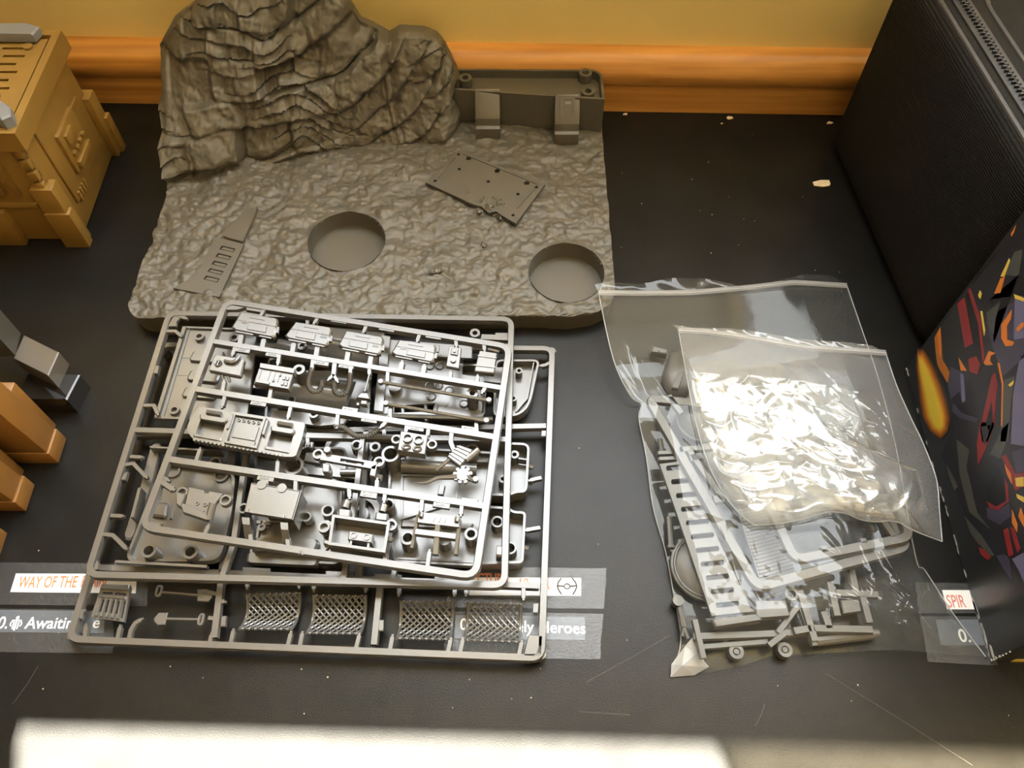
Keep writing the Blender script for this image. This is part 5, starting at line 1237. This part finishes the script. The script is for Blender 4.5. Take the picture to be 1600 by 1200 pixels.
bpart(t, 'block', MB().prism(PP([c1(475, 480), c1(575, 505), c1(570, 530), c1(468, 518)], .0100), .0060, .0008)); bpart(t, 'block_peg', MB().cyl(P(*c1(520, 508), .0106), .0008, .001, 8))
# rods along the left edge
for k, (a, b, lab) in enumerate(((c3(475, 790), c3(490, 1010), 'short grey rod standing upright in view beside the slotted plank'), (c3(405, 180), c3(420, 260), 'short grey rod above the top end of the slotted plank'))):
    t = thing('rod', a, lab, 'kit part'); bpart(t, 'shaft', MB().tube([P(*a, .006), P(*b, .006)], .0016, 8)); bpart(t, 'tip', MB().tube([P(*b, .006), P(b[0] + .6, b[1] + 5, .006)], .0023, 8))
t = thing('forked_arm', (1065, 960), 'thin grey forked arm near the lower corner of the large clear bag', 'kit part')
bpart(t, 'shaft', MB().tube(smooth_path([P(*c5(400, 440), .005), P(*c5(425, 560), .006), P(*c5(440, 650), .006)], 5), .0018, 8)); bpart(t, 'fork', MB().tube([P(*c5(440, 650), .006), P(*c5(430, 720), .005)], .0012, 6)); bpart(t, 'fork', MB().tube([P(*c5(440, 650), .006), P(*c5(475, 740), .005)], .0012, 6)); bpart(t, 'knuckle', MB().cyl(P(*c5(400, 440), .008), .003, .006, 12))
# strut frame across the lower end
t = thing('strut_frame', (1200, 990), 'grey braced strut with a peaked end along the bottom of the large clear bag', 'kit part')
zs = .0090
bpart(t, 'rail', MB().sweep(PP([c5(520, 720), c5(1100, 700), c5(1480, 680)], zs), .0040, .0032)); bpart(t, 'rail', MB().sweep(PP([c5(600, 800), c5(1100, 760)], zs - .002), .0030, .003))
for a, b in (((1350, 465), (1180, 690)), ((1350, 465), (1470, 790)), ((1240, 690), (1110, 790)), ((530, 590), (600, 890))): bpart(t, 'brace', MB().sweep(PP([c5(*a), c5(*b)], zs + .0015), .0034, .0030))
bpart(t, 'apex', MB().boss(P(*c5(1285, 390), zs + .003), .0036, .0022, .004))
for k, (a, lab) in enumerate(((c5(855, 840), 'pale grey wheel at the bottom of the large clear bag, by its folded corner'), (c5(1235, 825), 'pale grey wheel at the bottom of the large clear bag, under the peaked strut'))):
    t = thing('wheel', a, lab, 'kit part'); bpart(t, 'tyre', MB().boss(P(*a, .0065), .0038, .0020, .005, 20, .002)); bpart(t, 'hub', MB().cyl(P(*a, .0068), .0014, .003, 14)); bpart(t, 'axle', MB().tube([P(a[0] - 20, a[1] - 16, .004), P(a[0] - 6, a[1] - 5, .004)], .0014, 8))
# comb bracket, right
t = thing('comb_bracket', (1320, 935), 'grey comb-like bracket in the lower right of the large clear bag', 'kit part')
zc = .0120
for a, b in (((215, 270), (270, 510)), ((260, 345), (560, 360)), ((450, 370), (500, 560)), ((370, 180), (400, 330)), ((0, 330), (110, 690)), ((-40, 620), (80, 600)), ((100, 600), (520, 610)), ((170, 480), (215, 600))):
    bpart(t, 'tooth', MB().sweep(PP([c6(*a), c6(*b)], zc), .0042, .0030))
bpart(t, 'backplate', MB().prism(PP([c6(290, 400), c6(430, 395), c6(450, 480), c6(310, 500)], zc - .002), .003, .0005))
t = thing('rod', (1290, 995), 'long grey rail along the bottom of the large clear bag under the comb bracket', 'kit part')
bpart(t, 'shaft', MB().tube([P(*c6(110, 690), .006), P(*c6(520, 640), .006)], .0030, 10)); bpart(t, 'tip', MB().tube([P(*c6(520, 640), .006), P(*c6(560, 636), .006)], .0020, 10))
# inner shells seen dimly below the small bag
t = thing('hull_piece', (1230, 740), 'grey hull piece lying under the small clear bag', 'kit part')
bpart(t, 'shell', MB().prism(rounded(PP([(1120, 700), (1215, 690), (1230, 790), (1140, 775)], .0125), .004), .006, .0025)); bpart(t, 'post', MB().boss(P(1180, 735, .0150), .004, .0026, .004))
t = thing('hull_piece', (1320, 700), 'grey hull piece under the small clear bag, nearest the black fabric case', 'kit part')
bpart(t, 'shell', MB().prism(rounded(PP([(1240, 600), (1330, 600), (1380, 745), (1270, 760)], .0115), .006), .007, .0025)); bpart(t, 'post', MB().boss(P(1300, 680, .0140), .004, .0026, .004))

def poly_at(pl, t):
    """point a fraction t along a polyline, by its own rows"""
    n = len(pl) - 1; f = min(max(t, 0), 1) * n; i = min(int(f), n - 1); return (pl[i][0] + (pl[i + 1][0] - pl[i][0]) * (f - i), pl[i][1] + (pl[i + 1][1] - pl[i][1]) * (f - i))
def resample(pl, n):
    L = [0]
    for a, b in zip(pl, pl[1:]): L.append(L[-1] + math.hypot(b[0] - a[0], b[1] - a[1]))
    out = []
    for k in range(n + 1):
        s = L[-1] * k / n; i = max(j for j in range(len(L) - 1) if L[j] <= s + 1e-9); q = (s - L[i]) / max(1e-9, L[i + 1] - L[i]); out.append((pl[i][0] + (pl[i + 1][0] - pl[i][0]) * q, pl[i][1] + (pl[i + 1][1] - pl[i][1]) * q))
    return out
def sheet(name, root, left, right, bottom, top, hfun, mat, N=170, creases=(), hole=None):
    """film between four traced edges (Coons patch), lifted by hfun(s, t, x, y)"""
    Lp, Rp, Bp, Tp = (resample(e, N) for e in (left, right, bottom, top))
    Lp, Rp, Bp, Tp = map(np.array, (Lp, Rp, Bp, Tp))
    s = np.linspace(0, 1, N + 1)[None, :, None]; t = np.linspace(0, 1, N + 1)[:, None, None]
    g = (1 - s) * Lp[:, None] + s * Rp[:, None] + (1 - t) * Tp[None] + t * Bp[None] - ((1 - s) * (1 - t) * Tp[0] + s * (1 - t) * Tp[-1] + (1 - s) * t * Bp[0] + s * t * Bp[-1])
    S_, T_ = np.meshgrid(np.linspace(0, 1, N + 1), np.linspace(0, 1, N + 1))
    z = np.vectorize(hfun)(S_, T_)
    edge = np.minimum(np.minimum(S_, 1 - S_), np.minimum(T_, 1 - T_)); w = np.clip(edge / .035, 0, 1)
    for (x0, y0, an, ln, wd, am) in creases:
        u = (S_ - x0) * math.cos(an) + (T_ - y0) * math.sin(an); v = -(S_ - x0) * math.sin(an) + (T_ - y0) * math.cos(an)
        v = v + .02 * np.sin(u * 23 + x0 * 40)
        z = z + am * np.exp(-np.abs(v) / wd) * np.exp(-(u / ln) ** 2) * w
    vs = [P(float(g[j, i, 0]), float(g[j, i, 1]), float(z[j, i])) for j in range(N + 1) for i in range(N + 1)]
    fs = []
    for j in range(N):
        for i in range(N):
            q = (j * (N + 1) + i, (j + 1) * (N + 1) + i, (j + 1) * (N + 1) + i + 1, j * (N + 1) + i + 1)
            if hole:
                c = vs[q[0]]
                if (c.x - hole[0].x) ** 2 + (c.y - hole[0].y) ** 2 < hole[1] ** 2: continue
            fs.append(q)
    return MB().add(vs, fs).build(name, mat, root, smooth=180), (lambda i, j: vs[j * (N + 1) + i])
def smax(a, b, k=.004): h = max(0, min(1, .5 + .5 * (a - b) / k)); return b + (a - b) * h + k * h * (1 - h)

# ---- large bag
rnd = random.Random(3)
bigbag = empty('zip_bag', P(1220, 770, 0), 'large clear zip bag of grey kit parts, lying under the small clear bag', 'plastic bag', 'clear zip bags of kit parts')
LE = [(935, 457), (958, 560), (985, 618), (1003, 632), (998, 652), (1010, 715), (1020, 790), (1040, 862), (1052, 925), (1064, 1000), (1048, 1057)]
RE = [(1323, 446), (1345, 510), (1372, 590), (1400, 700), (1430, 868), (1446, 892), (1490, 960), (1540, 1026)]
TE = [(935, 457), (1000, 458), (1080, 457), (1160, 450), (1240, 441), (1323, 446)]
BE = [(1048, 1057), (1075, 1055), (1110, 1050), (1160, 1040), (1200, 1026), (1300, 1020), (1400, 1015), (1540, 1026)]
zflap = lambda s: .0215 - .0125 * s
def h_big(s, t):
    e = min(s, 1 - s); b = min(1, e / .12) ** .6; top = .0205 * max(0, 1 - t / .12) * (1 - s) ** 1.2 + .006
    c = min(1, t / .30) ** .8; f = max(0, min(1, (1 - t) / .13)) ** .7
    right = 1 - .55 * max(0, (s - .72) / .28) * max(0, (t - .55) / .45)
    c = max(0, min(1, t / .34)); c = c * c * (3 - 2 * c); top = zflap(s) - .0012
    z = top * (1 - c) + c * max(top * (1 if t < .34 else max(0, 1 - (t - .34) / .3)), .0025 + .0235 * b * f * right)
    z += (.0016 * noise.noise(Vector((s * 5, t * 6, 1))) + .0005 * noise.noise(Vector((s * 13, t * 13, 4))) + .0004 * abs(noise.noise(Vector((s * 30, t * 28, 7))))) * (.10 + .90 * c * b * max(0, min(1, (t - .22) / .25)))
    return max(z, .0008 + .0010 * b)
cr = []
for k in range(30): cr.append((rnd.random(), rnd.uniform(.12, 1), rnd.choice((rnd.uniform(-.5, .5), rnd.uniform(1.0, 2.1), rnd.uniform(-1.2, -.5))), rnd.uniform(.03, .16), rnd.uniform(.003, .007), rnd.uniform(-.0003, .0010)))
for k in range(34): cr.append((rnd.uniform(.62, 1), rnd.uniform(.74, .99), rnd.uniform(-1.2, 1.2), rnd.uniform(.04, .12), rnd.uniform(.006, .018), rnd.uniform(.0008, .0052)))
for k in range(14): cr.append((rnd.uniform(0, .15), rnd.uniform(.1, .9), rnd.uniform(1.2, 1.9), rnd.uniform(.05, .12), .006, .0012))
f_, _ = sheet('front_sheet', bigbag, LE, RE, BE, TE, h_big, M['film'], 170, cr)
sheet('back_sheet', bigbag, LE, RE, BE, TE, lambda s, t: .0006 + ((zflap(s) - .0024) * max(0, 1 - t / .2) ** 1.3), M['film'], 40)
# flap above the zip and the zip itself
TF = [(929, 444), (950, 440), (1000, 444), (1050, 434), (1100, 435), (1160, 447), (1210, 440), (1260, 428), (1300, 431)]
N_ = 60
def flap(root, name, top, bot, z0, z1, mat, rows=6, amp=.0015, f=14):
    a, b = resample(top, N_), resample(bot, N_); vs = []
    for j in range(rows + 1):
        for i in range(N_ + 1):
            q = j / rows; x = a[i][0] + (b[i][0] - a[i][0]) * q; y = a[i][1] + (b[i][1] - a[i][1]) * q; s = i / N_
            vs.append(P(x, y, z1(s) + (z0(s) - z1(s)) * (1 - q) + amp * noise.noise(Vector((s * f, 3, q))) * (1 - q)))
    fs = [(j * (N_ + 1) + i, (j + 1) * (N_ + 1) + i, (j + 1) * (N_ + 1) + i + 1, j * (N_ + 1) + i + 1) for j in range(rows) for i in range(N_)]
    return MB().add(vs, fs).build(name, mat, root, smooth=180)
flap(bigbag, 'flap', TF, TE, lambda s: zflap(s) + .0015, zflap, M['film'])
def zipline(root, line, zf_, r=.0013):
    pts = smooth_path([P(a, b, 0) for a, b in line], 8); n = len(pts); pts = [P(*q, zf_(i / (len(resample(line, 48)) - 1)) + .0006) for i, q in enumerate(resample(line, 48))]
    mb = MB(); vs = []
    for d, h in ((-.0022, 0), (-.0011, .0011), (0, .0004), (.0011, .0011), (.0022, 0)):
        vs += [p + Vector((0, d, h)) for p in pts]
    m = len(pts); fs = [(k * m + i, k * m + i + 1, (k + 1) * m + i + 1, (k + 1) * m + i) for k in range(4) for i in range(m - 1)]
    return mb.add(vs, fs).build('zip_strip', M['zipfilm'], root, smooth=60)
zipline(bigbag, TE, zflap)
def seam(root, pts, z, r=.00035): return MB().tube(smooth_path([P(a, b, z(i / (len(pts) - 1))) for i, (a, b) in enumerate(pts)], 5), r, 5).build('edge_seam', M['zipfilm'], root, smooth=60)
seam(bigbag, LE, lambda t: max(.0016, .0205 * max(0, 1 - t / .30))); seam(bigbag, RE, lambda t: max(.0016, .0080 * (1 - t / .3)))
# the pulled-out lower corner, folded white
MB().add([P(1048, 1058, .0012), P(1049, 1038, .0025), P(1070, 1010, .0050), P(1085, 992, .0060), P(1090, 1020, .0045), P(1108, 1042, .0020), P(1085, 1055, .0012), P(1066, 1040, .0052)],
         [(0, 7, 1), (1, 7, 2), (2, 7, 4), (2, 4, 3), (4, 7, 5), (5, 7, 6), (6, 7, 0)]).build('folded_corner', M['whitefilm'], bigbag, smooth=0)

# ---- small bag on top
smallbag = empty('zip_bag', P(1290, 680, .0), 'small clear zip bag full of crumpled shiny film, lying on top of the large bag', 'plastic bag', 'clear zip bags of kit parts')
zb = .0300
LE2 = [(1060, 516), (1068, 560), (1085, 650), (1105, 720), (1130, 770), (1155, 802), (1180, 821)]
RE2 = [(1384, 551), (1400, 600), (1422, 650), (1442, 692), (1463, 748), (1468, 800), (1472, 846)]
TE2 = [(1060, 516), (1100, 518), (1140, 523), (1200, 533), (1260, 543), (1384, 551)]
BE2 = [(1180, 821), (1215, 818), (1250, 812), (1290, 801), (1320, 802), (1345, 812), (1368, 815), (1400, 815), (1430, 830), (1472, 846)]
def h_small(s, t):
    e = min(s, 1 - s, (1 - t) * .8); b = min(1, max(0, e) / .16) ** .6; c = min(1, t / .2)
    z = zb - .0025 * max(0, (s - .8) / .2) + .0080 * b * c * (1 - .25 * max(0, (s - .6) / .4))
    z += (.0026 * noise.noise(Vector((s * 4, t * 5, 11))) + .0014 * noise.noise(Vector((s * 11, t * 11, 14)))) * b * (.3 + .7 * c)
    return z
cr2 = []
for k in range(80): cr2.append((rnd.uniform(.02, .75), rnd.uniform(.2, .98), rnd.uniform(-1.5, 1.5), rnd.uniform(.03, .14), rnd.uniform(.004, .014), rnd.uniform(-.0014, .0030)))
for k in range(24): cr2.append((rnd.uniform(.5, 1), rnd.uniform(.1, 1), rnd.uniform(.5, 1.2), rnd.uniform(.08, .25), rnd.uniform(.004, .009), rnd.uniform(.0004, .0016)))
sheet('front_sheet', smallbag, LE2, RE2, BE2, TE2, h_small, M['film2'], 170, cr2, hole=(P(1314, 667, .036), .0032))
sheet('back_sheet', smallbag, LE2, RE2, BE2, TE2, lambda s, t: zb - .0012 - .0025 * max(0, (s - .8) / .2), M['film'], 40)
TF2 = [(1051, 507), (1080, 512), (1140, 513), (1175, 517), (1205, 522), (1240, 528), (1290, 533), (1330, 535), (1363, 540)]
flap(smallbag, 'flap', TF2, TE2, lambda s: zb + .001, lambda s: zb, M['film2'])
zipline(smallbag, TE2, lambda s: zb)
seam(smallbag, LE2, lambda t: zb - .0004); seam(smallbag, RE2, lambda t: zb - .0026); seam(smallbag, BE2, lambda t: zb - .003 * t)
# crumpled shiny film inside the small bag
rw = random.Random(5)
crum = []
for k in range(46): crum.append((rw.random(), rw.random(), rw.uniform(-.9, .7), rw.uniform(.06, .26), rw.uniform(.016, .05), rw.uniform(-.0013, .0024)))
for k in range(20): crum.append((rw.random(), rw.random(), rw.uniform(-1.5, 1.5), rw.uniform(.03, .10), rw.uniform(.006, .014), rw.uniform(-.0008, .0016)))
o, _ = sheet('crumpled_film', None, [(1078, 572), (1095, 660), (1120, 735), (1165, 805), (1188, 816)], [(1225, 570), (1290, 630), (1325, 680), (1380, 715), (1435, 735), (1450, 800)], [(1188, 816), (1250, 808), (1300, 798), (1345, 808), (1400, 812), (1450, 800)], [(1078, 572), (1130, 560), (1180, 570), (1225, 570)],
             lambda s, t: zb + .0012 + .0042 * min(1, min(s, 1 - s, t, 1 - t) / .12) ** .6 + (.0012 * noise.noise(Vector((s * 5, t * 6, 21))) + .0005 * noise.noise(Vector((s * 12, t * 12, 24)))) * min(1, min(s, 1 - s, t, 1 - t) / .1), M['crumple'], 150, crum)
tag(o, 'crumpled shiny sheet of clear film folded up inside the small clear bag', 'plastic film')
